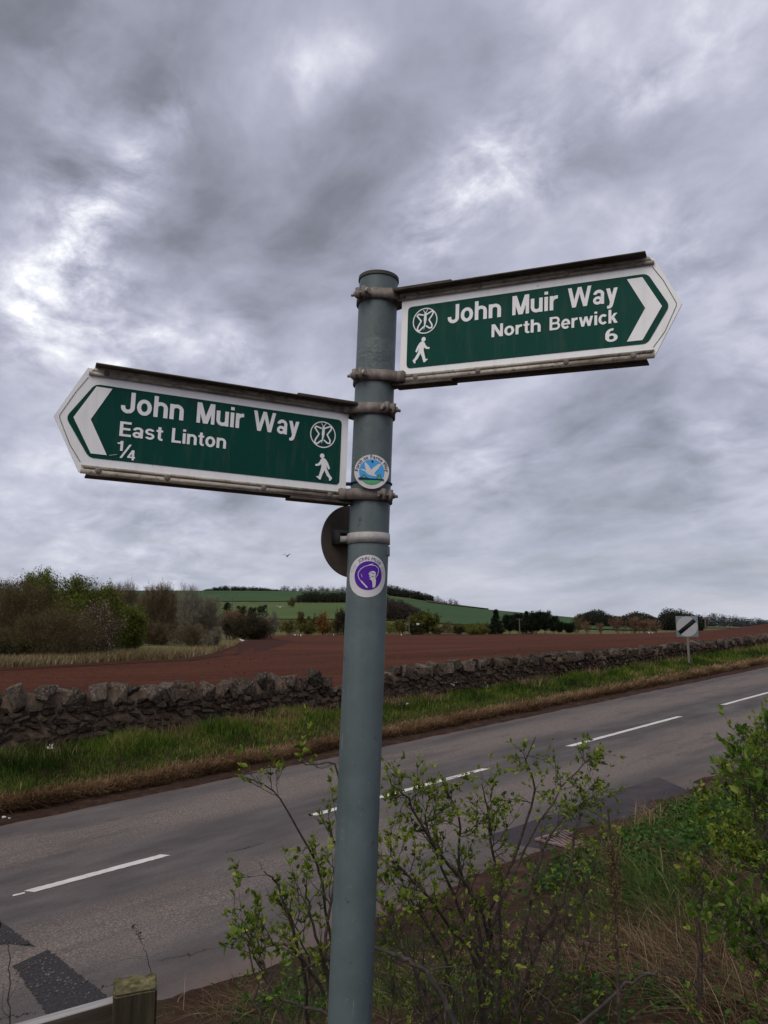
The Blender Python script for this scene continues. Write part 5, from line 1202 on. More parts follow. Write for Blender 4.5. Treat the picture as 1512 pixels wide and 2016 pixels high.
b_ = B(); zt = at(731, 946, 1.4)[2]; th = np.linspace(0, 2 * PI, 40); pc = pole_at(zt)
b_.tube(np.stack([pc[0] + (R_POLE + .0016) * np.cos(th), pc[1] + (R_POLE + .0016) * np.sin(th), np.full(40, zt)], 1), .0017, 6)
b_.box(pc + np.array([-.0425, -.012, -.0015]), (.005, .0035, .0028)); b_.cyl(pc + np.array([-.046, -.013, -.0015]), pc + np.array([-.054, -.016, -.003]), .0012, .001, 6)
o = world_child(b_, 'cable_tie', 'tie_navy', bd); o.matrix_parent_inverse = bd.matrix_basis.inverted() if False else (Matrix.Translation(bd.location) @ bd.rotation_euler.to_matrix().to_4x4()).inverted()
# purple sticker wrapped on the pole
zst = 2.3441; a0 = rad(-90 + 2.6)
def wrap(d):
    def f_(x, y):
        p = pole_at(zst + y); a = a0 + x / R_POLE; r_ = R_POLE + d
        return (p[0] + r_ * math.cos(a), p[1] + r_ * math.sin(a), p[2])
    return f_
RS = .0386
stk = link('way_sticker', flat_mesh('way_sticker', [ell(0, 0, RS, RS, 72)], 'plate_white', wrap(.0006), .006))
tag(stk, 'round white sticker with purple John Muir Way emblem wrapped on the pole', 'sticker')
def part(name, polys, mat, d, step=.005): return link(name, flat_mesh(name, polys, mat, wrap(d), step), stk)
KP = .0262; cpx, cpy = .0012, .0008
part('purple_disc', [ell(cpx, cpy, KP, KP, 64)], 'sticker_purple', .0010)
def sp_pts(l): return [(cpx + (a - 695) / 153 * KP, cpy - (b2 - 1625) / 168 * KP) for a, b2 in l]
part('swoosh_line', stroke(sp_pts([(622, 1690), (600, 1662), (586, 1620), (588, 1588), (612, 1548), (655, 1518), (710, 1502), (765, 1508), (798, 1535), (805, 1570), (796, 1610), (776, 1645)]), .0011, 6) + stroke(sp_pts([(685, 1762), (655, 1728), (625, 1692)]), .0024, 8) + stroke(sp_pts([(620, 1608), (632, 1642)]), .0006, 6) + stroke(sp_pts([(695, 1502), (740, 1490)]), .0012, 6), 'plate_white', .0014, None)
part('head_emblem', [sp_pts([(702, 1592), (718, 1577), (745, 1571), (768, 1582), (774, 1605), (768, 1640), (778, 1680), (776, 1735), (768, 1762), (744, 1766), (738, 1705), (730, 1680), (708, 1665), (722, 1652), (703, 1640), (712, 1625), (698, 1612)])], 'plate_white', .0014, .004)
part('head_shading', stroke(sp_pts([(708, 1600), (728, 1590), (744, 1604), (760, 1598)]), .0007, 6) + stroke(sp_pts([(722, 1632), (740, 1640), (752, 1630)]), .0009, 6), 'sticker_purple', .0018, None)
glyph_ring('JOHN MUIR', 0, 0, .0292, 83, .0088, 84, 'ink_grey', 'lettering', stk, wrap(.0012), 0.0)
glyph_ring('THE', 0, 0, .0292, 152, .0088, 32, 'ink_faded', 'lettering', stk, wrap(.0012), 0.0)
glyph_ring('WAY', 0, 0, .0292, 18, .0088, 32, 'ink_faded', 'lettering', stk, wrap(.0012), 0.0)
# round disc fixed behind the pole, its back towards us
dc = at(693, 1066, 1.492)
dk_ = tag(empty('waymark_disc', dc, (0, 0, rad(38))), 'round metal waymark disc seen from its bare brown back', 'waymark disc')
b_ = B(); b_.cyl((0, 0, 0), (0, .0035, 0), .0705, .0705, 72); b_.obj('disc', 'disc_back', dk_, False, .0006)
b_ = B(); b_.box((-.028, -.011, .004), (.020, .011, .0135)); b_.box((-.016, -.022, .013), (.028, .006, .003)); b_.box((-.016, -.022, -.006), (.028, .006, .003)); b_.cyl((-.03, -.03, .004), (-.03, .0, .004), .005, .005, 6); b_.obj('channel_bracket', 'cap_rubber', dk_)
b_ = B(); zst_ = 2.4155; hh = .0098; th = np.linspace(rad(-215), rad(35), 44); pc = pole_at(zst_)
ro = R_POLE + .0022
V = np.concatenate([np.stack([pc[0] + r_ * np.cos(th), pc[1] + r_ * np.sin(th), np.full(44, pc[2] + z_)], 1) for r_, z_ in ((ro, -hh), (ro, hh), (ro - .0016, hh), (ro - .0016, -hh))])
q = []
for k in range(4): q += [(k * 44 + i, k * 44 + i + 1, ((k + 1) % 4) * 44 + i + 1, ((k + 1) % 4) * 44 + i) for i in range(43)]
b_.add(V, q); 
for aa in (-78, -53, -32): b_.cyl(pc + np.array([(ro - .001) * math.cos(rad(aa)), (ro - .001) * math.sin(rad(aa)), 0]), pc + np.array([(ro + .0006) * math.cos(rad(aa)), (ro + .0006) * math.sin(rad(aa)), 0]), .0022, .0018, 10)
b_.box(pc + np.array([-.046, -.006, 0]), (.007, .0014, hh * .55), [(.97, -.24, 0), (.24, .97, 0), (0, 0, 1)])
o = b_.obj('strap', 'strap_metal', dk_); o.matrix_parent_inverse = (Matrix.Translation(dk_.location) @ dk_.rotation_euler.to_matrix().to_4x4()).inverted()

# ------------------------------------------------------------------ wooden fence
fx, fy = -.585, 1.955
fn = tag(empty('wooden_fence', (fx, fy, .4)), 'mossy wooden fence post with grey top rail by the road', 'fence')
psi = rad(19); e1 = np.array([math.cos(psi), math.sin(psi), 0]); e2 = np.array([-math.sin(psi), math.cos(psi), 0])
topz = at(270, 1930, 1.97)[2]
bm = bmesh.new(); bmesh.ops.create_cube(bm, size=1.0)
for v_ in bm.verts:
    top = v_.co.z > 0; p = e1 * v_.co.x * .097 + e2 * v_.co.y * .085; v_.co = Vector((p[0], p[1], (topz - .4 + (.004 * v_.co.y * 2)) if top else 0))
bmesh.ops.subdivide_edges(bm, edges=bm.edges, cuts=3, use_grid_fill=True)
rr = random.Random(3)
for v_ in bm.verts:
    v_.co += Vector((rr.uniform(-.0015, .0015), rr.uniform(-.0015, .0015), rr.uniform(-.0025, .0025)))
es = [e for e in bm.edges if len(e.link_faces) == 2 and e.calc_face_angle(0) > .8]; bmesh.ops.bevel(bm, geom=es, offset=.004, segments=2, affect='EDGES')
me = bpy.data.meshes.new('post'); bm.to_mesh(me); bm.free(); me.materials.append(MATS['weathered_wood']); link('post', me, fn)
pa = at(240, 1962, 1.985); pb = at(-160, 2075, 1.70); dirr = pb - pa; Lr = np.linalg.norm(dirr); dr = dirr / Lr
nrm_ = np.cross(dr, [0, 0, 1.]); nrm_ /= np.linalg.norm(nrm_); upr = np.cross(nrm_, dr)
b_ = B(); b_.box((0, 0, 0), (Lr / 2, .017, .045))
o = b_.obj('rail', 'grey_wood', fn, False, .003); o.matrix_basis = Matrix.Translation(Vector((pa + pb) / 2 - upr * .045 - np.array([fx, fy, .4]))) @ Matrix((dr, nrm_, upr)).transposed().to_4x4()

# ------------------------------------------------------------------ drain grate
gs_, gt_ = road_px(1120, 1655); gz = float(zroad(gs_)) + .012; gx_, gy_ = xy(gs_, gt_)
gr = tag(empty('drain_grate', (gx_, gy_, gz), (0, 0, ROT)), 'rusty slatted iron drain grate in the road edge', 'drain')
b_ = B(); b_.box((0, 0, -.004), (.235, .20, .002)); b_.obj('gully', 'drain_dark', gr)
b_ = B()
for k in (-1, 1): b_.box((0, k * .205, .002), (.245, .018, .010)); b_.box((k * .235, 0, .002), (.018, .1865, .010))
b_.obj('frame', 'cast_iron', gr, False, .002)
for k in np.linspace(-.19, .19, 8):
    b_ = B(); a_ = rad(62); b_.box((k, 0, .001), (.21, .011, .008), [(math.cos(a_), math.sin(a_), 0), (-math.sin(a_), math.cos(a_), 0), (0, 0, 1)]); b_.obj('slat', 'cast_iron', gr)
sx2, tx2 = road_px(1190, 1702); kx2, ky2 = xy(sx2, tx2 - .1)
o = link('edge_stone', cope_protos[2].copy(), None, (kx2, ky2, float(zroad(sx2)) + .05)); o.scale = (.14, .10, .07); o.rotation_euler = (.1, .1, .4); tag(o, 'pale loose stone at the road edge by the drain grate', 'stone')

# ------------------------------------------------------------------ foreground shrubs
def guide(pts, k=14):
    P = np.array([at(*p) for p in pts]); f = np.linspace(0, len(P) - 1, k)
    # smooth by Catmull-Rom
    out = []
    for q in f:
        i = min(int(q), len(P) - 2); t_ = q - i; p0 = P[max(i - 1, 0)]; p1 = P[i]; p2 = P[i + 1]; p3 = P[min(i + 2, len(P) - 1)]
        out.append(.5 * ((2 * p1) + (-p0 + p2) * t_ + (2 * p0 - 5 * p1 + 4 * p2 - p3) * t_ ** 2 + (-p0 + 3 * p1 - 3 * p2 + p3) * t_ ** 3))
    return np.array(out)
def leaf_sprays(rng, P, D, nl, L, w_ratio=.52):
    """compound leaves: nl leaflets opening from each point"""
    n = len(P); ii = np.repeat(np.arange(n), nl); a = rng.uniform(0, 2 * PI, len(ii)); Dn = norm(D)[ii]
    side = norm(np.cross(Dn, rnd_unit(rng, len(ii)))); an = rng.uniform(.25, 1.15, len(ii))[:, None]
    dd = Dn * np.cos(an) + side * np.sin(an) + np.array([0, 0, .12])
    pp = P[ii] + Dn * rng.uniform(0, 1, (len(ii), 1)) * L * .8
    Ls = L * rng.uniform(.45, 1.2, len(ii)) * np.repeat(rng.uniform(.6, 1.25, n), nl)
    V, Tt, m = leaf_geo(rng, pp, dd, Ls, Ls * w_ratio, .16, True)
    ti = np.clip(np.repeat(rng.normal(.5, .2, n), nl) + rng.normal(size=len(ii)) * .12, 0, 1)
    return V, Tt, np.repeat(ti, m)
def shrub(name, label, guides, seed, r0=.009, n1=7, l1=(.10, .30), n2=5, l2=(.03, .11), leaf_l=.026, nl=4, leaf_frac=.8, leaf='leaf_bush', bark='bark_bush', leaf_from=.0, cat='shrub', up=.15, bare_below=None, n3=2, group='shrubs on the near bank', taper=.3):
    rng = np.random.default_rng(seed); base = np.array(at(*guides[0][0]))
    root = tag(empty(name, base), label, cat, group)
    GP = np.array([guide(g) for g in guides]); GP = GP + rng.normal(size=GP.shape) * .004
    GR = np.linspace(1, taper, GP.shape[1])[None] * r0 * rng.uniform(.75, 1.1, (len(GP), 1))
    p, d, r, tp = spawn(rng, GP, GR, n1, .12, 1.0, .35, 1.1)
    L1 = rng.uniform(*l1, len(p)) * (1.15 - .5 * tp); A, RA = grow(rng, p, d, L1, np.clip(r * .5, .0010, .004), 6, .22, up, .4)
    p, d, r, tp = spawn(rng, A, RA, n2, .15, 1.0, .35, 1.0); Bp, RB = grow(rng, p, d, rng.uniform(*l2, len(p)), np.clip(r * .6, .0008, .002), 4, .25, up, .5)
    inv = Matrix.Translation(-Vector(base))
    for k_ in range(len(GP)):
        V, q = tube_geo(GP[k_:k_ + 1], GR[k_:k_ + 1], 8); o = link('stem', mesh_np('stem', V, [q], bark, smooth=True), root); o.matrix_parent_inverse = inv
    Va, qa = tube_geo(A, RA, 5); Vb, qb = tube_geo(Bp, RB, 3)
    # thorns
    o = link('twigs', mesh_np('twigs', np.concatenate([Va, Vb]), [np.concatenate([qa, qb + len(Va)])], bark, smooth=True), root); o.matrix_parent_inverse = inv; o['kind'] = 'stuff'
    if leaf:
        tips = np.concatenate([Bp[:, -1], Bp[:, 2], A[:, -1], A[:, 4], GP[:, -1]]); dirs = np.concatenate([Bp[:, -1] - Bp[:, -2], Bp[:, 2] - Bp[:, 1], A[:, -1] - A[:, -2], A[:, 4] - A[:, 3], GP[:, -1] - GP[:, -2]])
        kp = rng.uniform(0, 1, len(tips)) < leaf_frac
        if bare_below is not None:                            # lower twigs carry few leaves
            zz = tips[:, 2]; kp &= rng.uniform(0, 1, len(tips)) < np.clip((zz - bare_below) / .35, .12, 1)
        V, Tt, ti = leaf_sprays(rng, tips[kp], dirs[kp], nl, leaf_l)
        o = link('leaves', mesh_np('leaves', V, [Tt], leaf, ti), root); o.matrix_parent_inverse = inv; o['kind'] = 'stuff'
    return root
shrub('rose_shrub', 'thorny shrub with a leaning leafy shoot, left of the signpost pole', [
    [(660, 2060, 2.5), (652, 1850, 2.45), (630, 1725, 2.40), (602, 1655, 2.36), (562, 1580, 2.32), (520, 1545, 2.30), (478, 1530, 2.28)],
    [(662, 2060, 2.6), (690, 1780, 2.6), (676, 1600, 2.62), (660, 1508, 2.62), (625, 1508, 2.6), (590, 1500, 2.58)],
    [(610, 2040, 2.5), (590, 1880, 2.4), (565, 1790, 2.35), (540, 1735, 2.32), (520, 1718, 2.30)],
    [(650, 2040, 2.4), (640, 1900, 2.35), (612, 1810, 2.30), (600, 1740, 2.28)],
    [(640, 1960, 2.4), (580, 1870, 2.35), (530, 1855, 2.33), (492, 1850, 2.32)],
    [(560, 2050, 2.3), (540, 1960, 2.3), (520, 1900, 2.3), (505, 1880, 2.3)],
    [(650, 2010, 2.7), (640, 1830, 2.75), (668, 1700, 2.8), (650, 1640, 2.8)],
    [(600, 2040, 2.8), (612, 1930, 2.8), (590, 1850, 2.75), (570, 1800, 2.7)]], 11, .0065, n1=9, l1=(.05, .20), n2=4, l2=(.025, .08), leaf_l=.019, nl=5, leaf_frac=.62)
shrub('sapling', 'single thin sapling shoot with a leafy tip, left of the thorny shrub', [[(515, 2060, 1.75), (505, 1960, 1.75), (494, 1870, 1.75), (480, 1800, 1.74)], [(512, 2040, 1.75), (510, 1990, 1.76), (530, 1950, 1.78), (545, 1920, 1.8)]], 12, .0038, n1=3, l1=(.02, .06), n2=2, l2=(.015, .03), leaf_l=.020, nl=3, leaf_frac=.7, leaf='leaf_near')
shrub('hawthorn_bush', 'tall open hawthorn bush with fresh leaves, right of the signpost pole', [
    [(967, 2070, 3.0), (964, 1930, 3.0), (962, 1810, 3.0), (1000, 1715, 2.98), (1040, 1610, 2.95), (1050, 1545, 2.94), (1036, 1495, 2.93), (1052, 1450, 2.92)],
    [(966, 2070, 3.0), (966, 1930, 3.0), (966, 1830, 3.02), (1020, 1700, 3.08), (1075, 1600, 3.12), (1112, 1540, 3.15), (1152, 1500, 3.18), (1166, 1492, 3.2)],
    [(964, 2070, 3.0), (962, 1920, 3.0), (958, 1815, 2.98), (925, 1755, 2.9), (903, 1690, 2.85), (905, 1620, 2.8), (884, 1560, 2.78), (864, 1520, 2.75)],
    [(950, 2060, 2.95), (952, 1900, 2.92), (930, 1770, 2.85), (870, 1690, 2.72), (815, 1600, 2.64), (790, 1560, 2.6), (765, 1535, 2.58)],
    [(1010, 2060, 3.1), (1030, 1850, 3.15), (1075, 1660, 3.2), (1125, 1600, 3.22), (1150, 1580, 3.24), (1178, 1560, 3.26)],
    [(950, 2050, 2.9), (935, 1900, 2.8), (860, 1790, 2.7), (800, 1720, 2.62), (762, 1690, 2.6)],
    [(905, 2060, 2.7), (885, 1920, 2.68), (842, 1820, 2.64), (800, 1760, 2.62), (775, 1740, 2.6)],
    [(980, 2060, 3.2), (985, 1850, 3.2), (975, 1700, 3.15), (958, 1590, 3.1), (950, 1545, 3.08)],
    [(950, 1900, 2.95), (900, 1780, 2.9), (850, 1660, 2.85), (838, 1590, 2.82), (880, 1530, 2.8)],
    [(1000, 2060, 2.9), (1060, 1860, 2.9), (1110, 1760, 2.9), (1130, 1660, 2.92), (1140, 1600, 2.92)],
    [(860, 2060, 2.5), (830, 1940, 2.48), (780, 1850, 2.46), (757, 1800, 2.45)],
    [(1040, 2060, 3.3), (1090, 1880, 3.3), (1150, 1760, 3.3), (1172, 1690, 3.3)]], 13, .0085, n1=17, l1=(.05, .20), n2=8, l2=(.02, .08), leaf_l=.0165, nl=6, leaf_frac=.58, bare_below=1.15, taper=.22, up=.0)
shrub('bramble_shrub', 'low tangled bare shrub with few leaves under the hawthorn, at the pole foot', [
    [(760, 2060, 2.6), (775, 1950, 2.6), (770, 1860, 2.6), (790, 1800, 2.6)], [(820, 2060, 2.7), (830, 1960, 2.7), (812, 1890, 2.7), (840, 1840, 2.7)],
    [(880, 2060, 2.8), (870, 1960, 2.8), (890, 1880, 2.8), (870, 1830, 2.8)], [(930, 2070, 2.7), (915, 1980, 2.7), (935, 1900, 2.7), (915, 1860, 2.7)],
    [(1010, 2070, 2.8), (1020, 1980, 2.8), (1005, 1900, 2.8), (1030, 1850, 2.8)], [(1090, 2070, 2.9), (1080, 1970, 2.9), (1100, 1880, 2.9), (1085, 1820, 2.9)],
    [(1150, 2070, 3.0), (1140, 1950, 3.0), (1160, 1860, 3.0), (1150, 1800, 3.0)]], 14, .004, n1=16, l1=(.08, .28), n2=6, l2=(.03, .12), leaf_l=.019, nl=4, leaf_frac=.20, up=.0)
shrub('rose_shrub', 'bright large-leaved shrub reaching in from the photo\'s right edge', [
    [(1628, 1980, 1.75), (1568, 1780, 1.72), (1518, 1660, 1.70), (1483, 1590, 1.68), (1468, 1540, 1.66)],
    [(1628, 1780, 1.8), (1558, 1640, 1.8), (1508, 1570, 1.8), (1490, 1520, 1.8)],
    [(1628, 2040, 1.6), (1558, 1900, 1.6), (1503, 1850, 1.6), (1468, 1810, 1.6)],
    [(1638, 1880, 1.7), (1578, 1700, 1.7), (1538, 1600, 1.7), (1518, 1540, 1.7)],
    [(1628, 1700, 2.1), (1568, 1560, 2.1), (1534, 1480, 2.1), (1526, 1425, 2.1)],
    [(1628, 2050, 1.7), (1573, 1960, 1.7), (1528, 1920, 1.7), (1498, 1900, 1.7)],
    [(1628, 1820, 2.2), (1578, 1720, 2.2), (1528, 1650, 2.2), (1478, 1620, 2.2)]], 15, .0055, n1=13, l1=(.05, .17), n2=5, l2=(.02, .07), leaf_l=.020, nl=5, leaf_frac=.55, leaf='leaf_near')
shrub('hawthorn_bush', 'fuller leafy bush behind the large-leaved shrub, where the bank meets the right photo edge', [
    [(1530, 1760, 3.3), (1510, 1640, 3.3), (1470, 1570, 3.3), (1440, 1535, 3.3)], [(1540, 1760, 3.4), (1520, 1620, 3.4), (1495, 1530, 3.4), (1480, 1480, 3.4)],
    [(1550, 1760, 3.2), (1535, 1620, 3.2), (1520, 1520, 3.2), (1505, 1455, 3.2)], [(1520, 1780, 3.1), (1480, 1680, 3.1), (1440, 1630, 3.1), (1405, 1600, 3.1)],
    [(1560, 1760, 3.5), (1550, 1600, 3.5), (1540, 1500, 3.5), (1530, 1440, 3.5)], [(1530, 1800, 3.0), (1500, 1720, 3.0), (1465, 1690, 3.0), (1430, 1670, 3.0)]], 18, .006, n1=14, l1=(.06, .20), n2=7, l2=(.02, .08), leaf_l=.020, nl=6, leaf_frac=.75)
shrub('sapling', 'upright leafy sapling stem in front of the grassy bank, right side', [[(1374, 2070, 2.0), (1377, 1900, 2.0), (1376, 1760, 2.0), (1382, 1650, 2.0)], [(1374, 2060, 2.0), (1380, 1800, 2.02), (1372, 1720, 2.03), (1366, 1690, 2.04)]], 16, .0034, n1=9, l1=(.03, .10), n2=2, l2=(.015, .05), leaf_l=.019, nl=4, leaf_frac=.6, leaf='leaf_bush')
def stick(name, label, pts, r0, r1, mat='bark_dead', seed=0, twigs=4):
    rng = np.random.default_rng(seed); P = guide(pts, 22)[None] + rng.normal(size=(1, 22, 3)) * .0025; R_ = np.linspace(r0, r1, 22)[None]
    base = P[0, 0]; root = tag(empty(name, base), label, 'branch'); inv = Matrix.Translation(-Vector(base))
    V, q = tube_geo(P, R_, 9); o = link('limb', mesh_np('limb', V, [q], mat, smooth=True), root); o.matrix_parent_inverse = inv
    if twigs:
        p, d, r, tp = spawn(rng, P, R_, twigs, .1, .95, .5, 1.1); A, RA = grow(rng, p, d, rng.uniform(.05, .2, len(p)), r * .4, 5, .2, .05, .4)
        V, q = tube_geo(A, RA, 5); o = link('twigs', mesh_np('twigs', V, [q], mat, smooth=True), root); o.matrix_parent_inverse = inv; o['kind'] = 'stuff'
stick('dead_branch', 'thick grey dead branch bending down just right of the pole', [(735, 1866, 2.3), (790, 1884, 2.3), (835, 1912, 2.3), (872, 1965, 2.3), (912, 2060, 2.3)], .0045, .009, seed=1, twigs=6)
stick('dead_branch', 'arching grey dead twig across the lower right soil', [(1120, 2040, 1.9), (1180, 1985, 1.9), (1240, 1935, 1.9), (1295, 1916, 1.9), (1345, 1928, 1.9), (1395, 1966, 1.9)], .0042, .0014, seed=2, twigs=4)
stick('dead_branch', 'pale dead stick lying low beside the pole foot on its left side', [(700, 2030, 2.3), (640, 1996, 2.3), (590, 1980, 2.3), (552, 1966, 2.3)], .006, .003, seed=3, twigs=3)
stick('dead_branch', 'short grey branch stub poking out left of the pole at mid height of the shrub', [(665, 1884, 2.35), (630, 1890, 2.35), (605, 1905, 2.35), (585, 1925, 2.35)], .006, .002, seed=4, twigs=3)
# tall dead flower stalk
rng = np.random.default_rng(9); stp = guide([(1221, 2070, 1.65), (1216, 1920, 1.65), (1211, 1760, 1.66), (1204, 1660, 1.66), (1197, 1598, 1.66)], 20); base = stp[0]
ds = tag(empty('dead_flower_stalk', base), 'tall dead brown flower stalk with fluffy middle in the right foreground', 'plant'); inv = Matrix.Translation(-Vector(base))
V, q = tube_geo(stp[None], np.linspace(.0040, .0016, 20)[None], 7); o = link('stem', mesh_np('stem', V, [q], 'bark_bush', smooth=True), ds); o.matrix_parent_inverse = inv
ii = rng.integers(6, 15, 700); P = stp[ii] + rng.normal(size=(700, 3)) * np.array([.008, .008, .022]); V, Tt, m = leaf_geo(rng, P, rnd_unit(rng, 700), .010, .003); o = link('fluff', mesh_np('fluff', V, [Tt], 'straw', np.repeat(rng.uniform(0, .6, 700), m)), ds); o.matrix_parent_inverse = inv; o['kind'] = 'stuff'
# thin dry twig by the fence rail
stick('dry_twig', 'thin dry twig standing in front of the dark road patch', [(20, 2050, 1.9), (20, 1900, 1.9), (15, 1850, 1.9)], .0018, .0008, seed=7, twigs=3, mat='bark_dead')
stick('dry_twig', 'thin budding twig rising behind the fence post', [(300, 1960, 2.3), (292, 1890, 2.3), (275, 1845, 2.3), (262, 1825, 2.3)], .0014, .0006, seed=8, twigs=3, mat='bark_bush')

# ------------------------------------------------------------------ near bank plants
rng = np.random.default_rng(31)
def bank_pts(n, s0, s1, t0, t1, p=1.7):
    s = samp_s(rng, n, s0, s1, p); t = rng.uniform(t0, t1, n); x, y = xy(s, t); ok = (y > 1.25) & (x * x + y * y > 2.2)
    s, t = s[ok], t[ok]; return s, t, to_world(s, t, bankz(s, t) - .01)
s, t, P = bank_pts(85000, -.5, 16, .2, 4.25); dens = smooth_noise(s, t, .5, 41) + .25 * smooth_noise(s, t, .16, 42) - .7 * sstep(3.2, 4.2, t) - .55 + .40 * sstep(3.8, 6.0, s)
kp = dens > rng.uniform(-.35, .75, len(s)); s, t, P = s[kp], t[kp], P[kp]; n = len(s); dist = np.linalg.norm(P[:, :2], axis=1)
stuff(blades('bank_grass', 'grass_bank', rng, P, rng.uniform(.06, .20, n), rng.uniform(.003, .006, n) * np.maximum(1, dist / 5), rng.normal(size=(n, 2)) * .5, np.clip(rng.normal(.42, .2, n), 0, 1), None, 3), 'patchy olive grass on the near bank', 'grass')
s, t, P = bank_pts(42000, -.3, 14, .2, 4.4); dens = smooth_noise(s, t, .4, 51); kp = dens > rng.uniform(-.3, .9, len(s)); P = P[kp]; n = len(P); dist = np.linalg.norm(P[:, :2], axis=1)
a = rng.uniform(0, 2 * PI, n); lean = np.stack([np.cos(a), np.sin(a)], 1) * rng.uniform(.8, 1.7, (n, 1))
stuff(blades('fallen_straw', 'straw', rng, P, rng.uniform(.04, .13, n), rng.uniform(.002, .004, n) * np.maximum(1, dist / 5), lean * 1.3, np.clip(rng.normal(.4, .22, n), 0, 1), None, 3), 'dead straw lying over the near bank soil', 'grass')
# long grass tufts sweeping over the lower right bank
def bank_px(x, y):
    """where the sight line of a photo point meets the near bank"""
    r = ray(x, y)
    for k in np.linspace(1.0, 16, 1500):
        P = CAM + r * k; s_, t_ = st(P[0], P[1])
        if P[2] < float(bankz(s_, min(t_, 4.7))): break
    return s_, t_
def tufts(name, label, mat, spots, n, H, Wd, lean, spread, tint, k=4):
    c0 = np.array([bank_px(*p) for p in spots]); ci = rng.integers(0, len(c0), n); s = c0[ci, 0] + rng.normal(size=n) * spread; t = np.minimum(c0[ci, 1] + rng.normal(size=n) * spread, 4.35)
    P = to_world(s, t, bankz(s, t) - .01); d = np.linalg.norm(P[:, :2], axis=1)
    return stuff(blades(name, mat, rng, P, rng.uniform(*H, n), rng.uniform(*Wd, n) * np.maximum(1, d / 4), np.array(lean) + rng.normal(size=(n, 2)) * .55 + (rng.normal(size=(len(c0), 2)) * .4)[ci], np.clip(rng.normal(*tint, n), 0, 1), None, k), label, 'grass')
tufts('long_dry_grass', 'long dry straw combed over the lower right bank', 'straw', [(1400, 1960), (1370, 1925), (1340, 1890), (1440, 1975), (1480, 1990), (1500, 1960), (1300, 1905), (1310, 1850), (1380, 1880), (1420, 1930), (1250, 1900), (1200, 1930), (1460, 1940)], 2000, (.10, .28), (.002, .0035), (-.8, .35), .16, (.48, .26))
tufts('short_straw', 'short dead straw in the soil between the right bank weeds', 'straw', [(1290, 1690), (1330, 1680), (1360, 1700), (1210, 1700), (1230, 1690), (1440, 1680), (1400, 1720), (1180, 1880), (1130, 1900), (1060, 1960), (990, 1950), (450, 1990), (520, 1980), (860, 1930)], 1900, (.06, .22), (.002, .0035), (-.2, .1), .13, (.5, .25))
tufts('arching_grass', 'dark green grass arching out of the right bank', 'grass_bank', [(1250, 1770), (1290, 1790), (1270, 1740), (1310, 1830), (1330, 1760), (1360, 1830), (1230, 1840), (1440, 1770), (1470, 1800), (1420, 1850), (1190, 1790), (780, 1985), (570, 2000)], 1000, (.10, .34), (.003, .0055), (-.6, .2), .14, (.50, .26))
tufts('rim_tufts', 'pale dead grass tufts at the road rim by the drain grate', 'straw', [(1265, 1625), (1285, 1615), (1230, 1650), (1185, 1700), (1200, 1715), (1300, 1640)], 420, (.14, .36), (.0025, .004), (-.2, .2), .07, (.7, .2))
# leafy green herbs along the right of the bank
def herbs(name, label, s0, s1, t0, t1, n, L, mat, hgt):
    s, t, P = bank_pts(n, s0, s1, t0, t1, 1.2); kp = smooth_noise(s, t, .45, 61) > rng.uniform(-.7, .6, len(s)); P = P[kp]; n = len(P)
    H = rng.uniform(.3, 1, n) * hgt; k = 9; ii = np.repeat(np.arange(n), k); f = rng.uniform(.15, 1, n * k)
    pk = P[ii] + np.stack([rng.normal(size=n * k) * .03, rng.normal(size=n * k) * .03, H[ii] * f], 1); d = rnd_unit(rng, n * k) * np.array([1, 1, .4]) + np.array([0, 0, .2])
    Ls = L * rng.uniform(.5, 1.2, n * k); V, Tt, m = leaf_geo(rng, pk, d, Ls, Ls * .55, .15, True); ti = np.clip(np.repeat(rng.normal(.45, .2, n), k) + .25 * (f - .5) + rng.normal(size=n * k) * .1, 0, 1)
    return stuff(link(name, mesh_np(name, V, [Tt], mat, np.repeat(ti, m))), label, 'plants')
herbs('verge_herbs', 'dark green leafy weeds crowding the road edge at the right', 5.0, 14, 1.6, 3.75, 3600, .042, 'herb_leaf', .26)
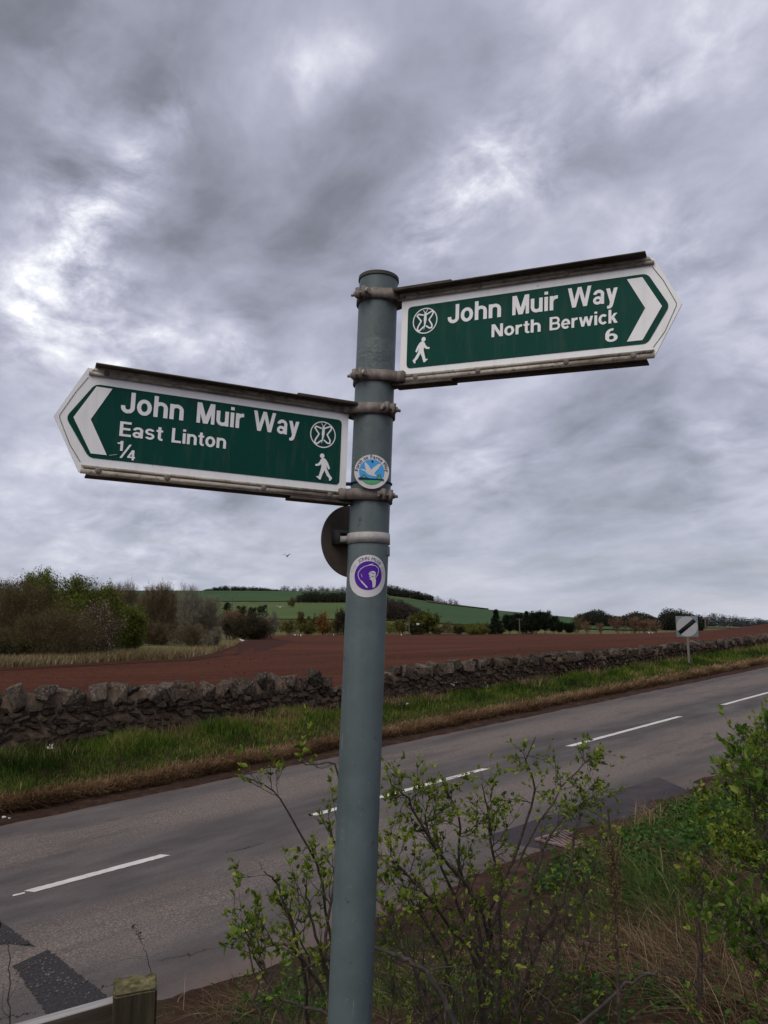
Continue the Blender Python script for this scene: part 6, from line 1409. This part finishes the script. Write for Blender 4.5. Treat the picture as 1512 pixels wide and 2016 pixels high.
def herb_clumps(name, label, spots, n, L, hgt, spread):
    c0 = np.array([bank_px(*p) for p in spots]); ci = rng.integers(0, len(c0), n); s = c0[ci, 0] + rng.normal(size=n) * spread; t = np.minimum(c0[ci, 1] + rng.normal(size=n) * spread, 4.3); P = to_world(s, t, bankz(s, t))
    H = rng.uniform(.3, 1, n) * hgt; k = 10; ii = np.repeat(np.arange(n), k); f = rng.uniform(.1, 1, n * k)
    pk = P[ii] + np.stack([rng.normal(size=n * k) * .02, rng.normal(size=n * k) * .02, H[ii] * f], 1); d = rnd_unit(rng, n * k) * np.array([1, 1, .4]) + np.array([0, 0, .2])
    Ls = L * rng.uniform(.5, 1.25, n * k); V, Tt, m = leaf_geo(rng, pk, d, Ls, Ls * .55, .15, True); ti = np.clip(np.repeat(rng.normal(.45, .2, n), k) + .3 * (f - .5) + rng.normal(size=n * k) * .1, 0, 1)
    return stuff(link(name, mesh_np(name, V, [Tt], 'herb_leaf', np.repeat(ti, m))), label, 'plants')
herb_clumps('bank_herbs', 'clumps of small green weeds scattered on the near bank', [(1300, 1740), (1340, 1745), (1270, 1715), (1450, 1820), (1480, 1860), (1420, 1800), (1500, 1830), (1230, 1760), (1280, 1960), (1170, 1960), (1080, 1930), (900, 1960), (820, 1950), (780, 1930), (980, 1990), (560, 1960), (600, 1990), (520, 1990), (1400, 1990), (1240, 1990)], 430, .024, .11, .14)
s, t, P = bank_pts(1100, 5.5, 14, 1.8, 3.85, 1.2); n = len(P)
stuff(blades('rank_grass', 'grass_verge', rng, np.repeat(P, 5, 0) + rng.normal(size=(n * 5, 3)) * np.array([.03, .03, 0]), rng.uniform(.10, .28, n * 5), rng.uniform(.004, .008, n * 5), rng.normal(size=(n * 5, 2)) * .5, np.clip(rng.normal(.35, .15, n * 5), 0, 1), None, 3), 'rank green grass on the bank by the road patch', 'grass')
s, t, P = bank_pts(1500, 0, 9, 1.0, 4.6, 1.6)
pebbles('bank_stones', P, .005, .022, 'bank_soil', 'small stones and clods on the near bank', rng)
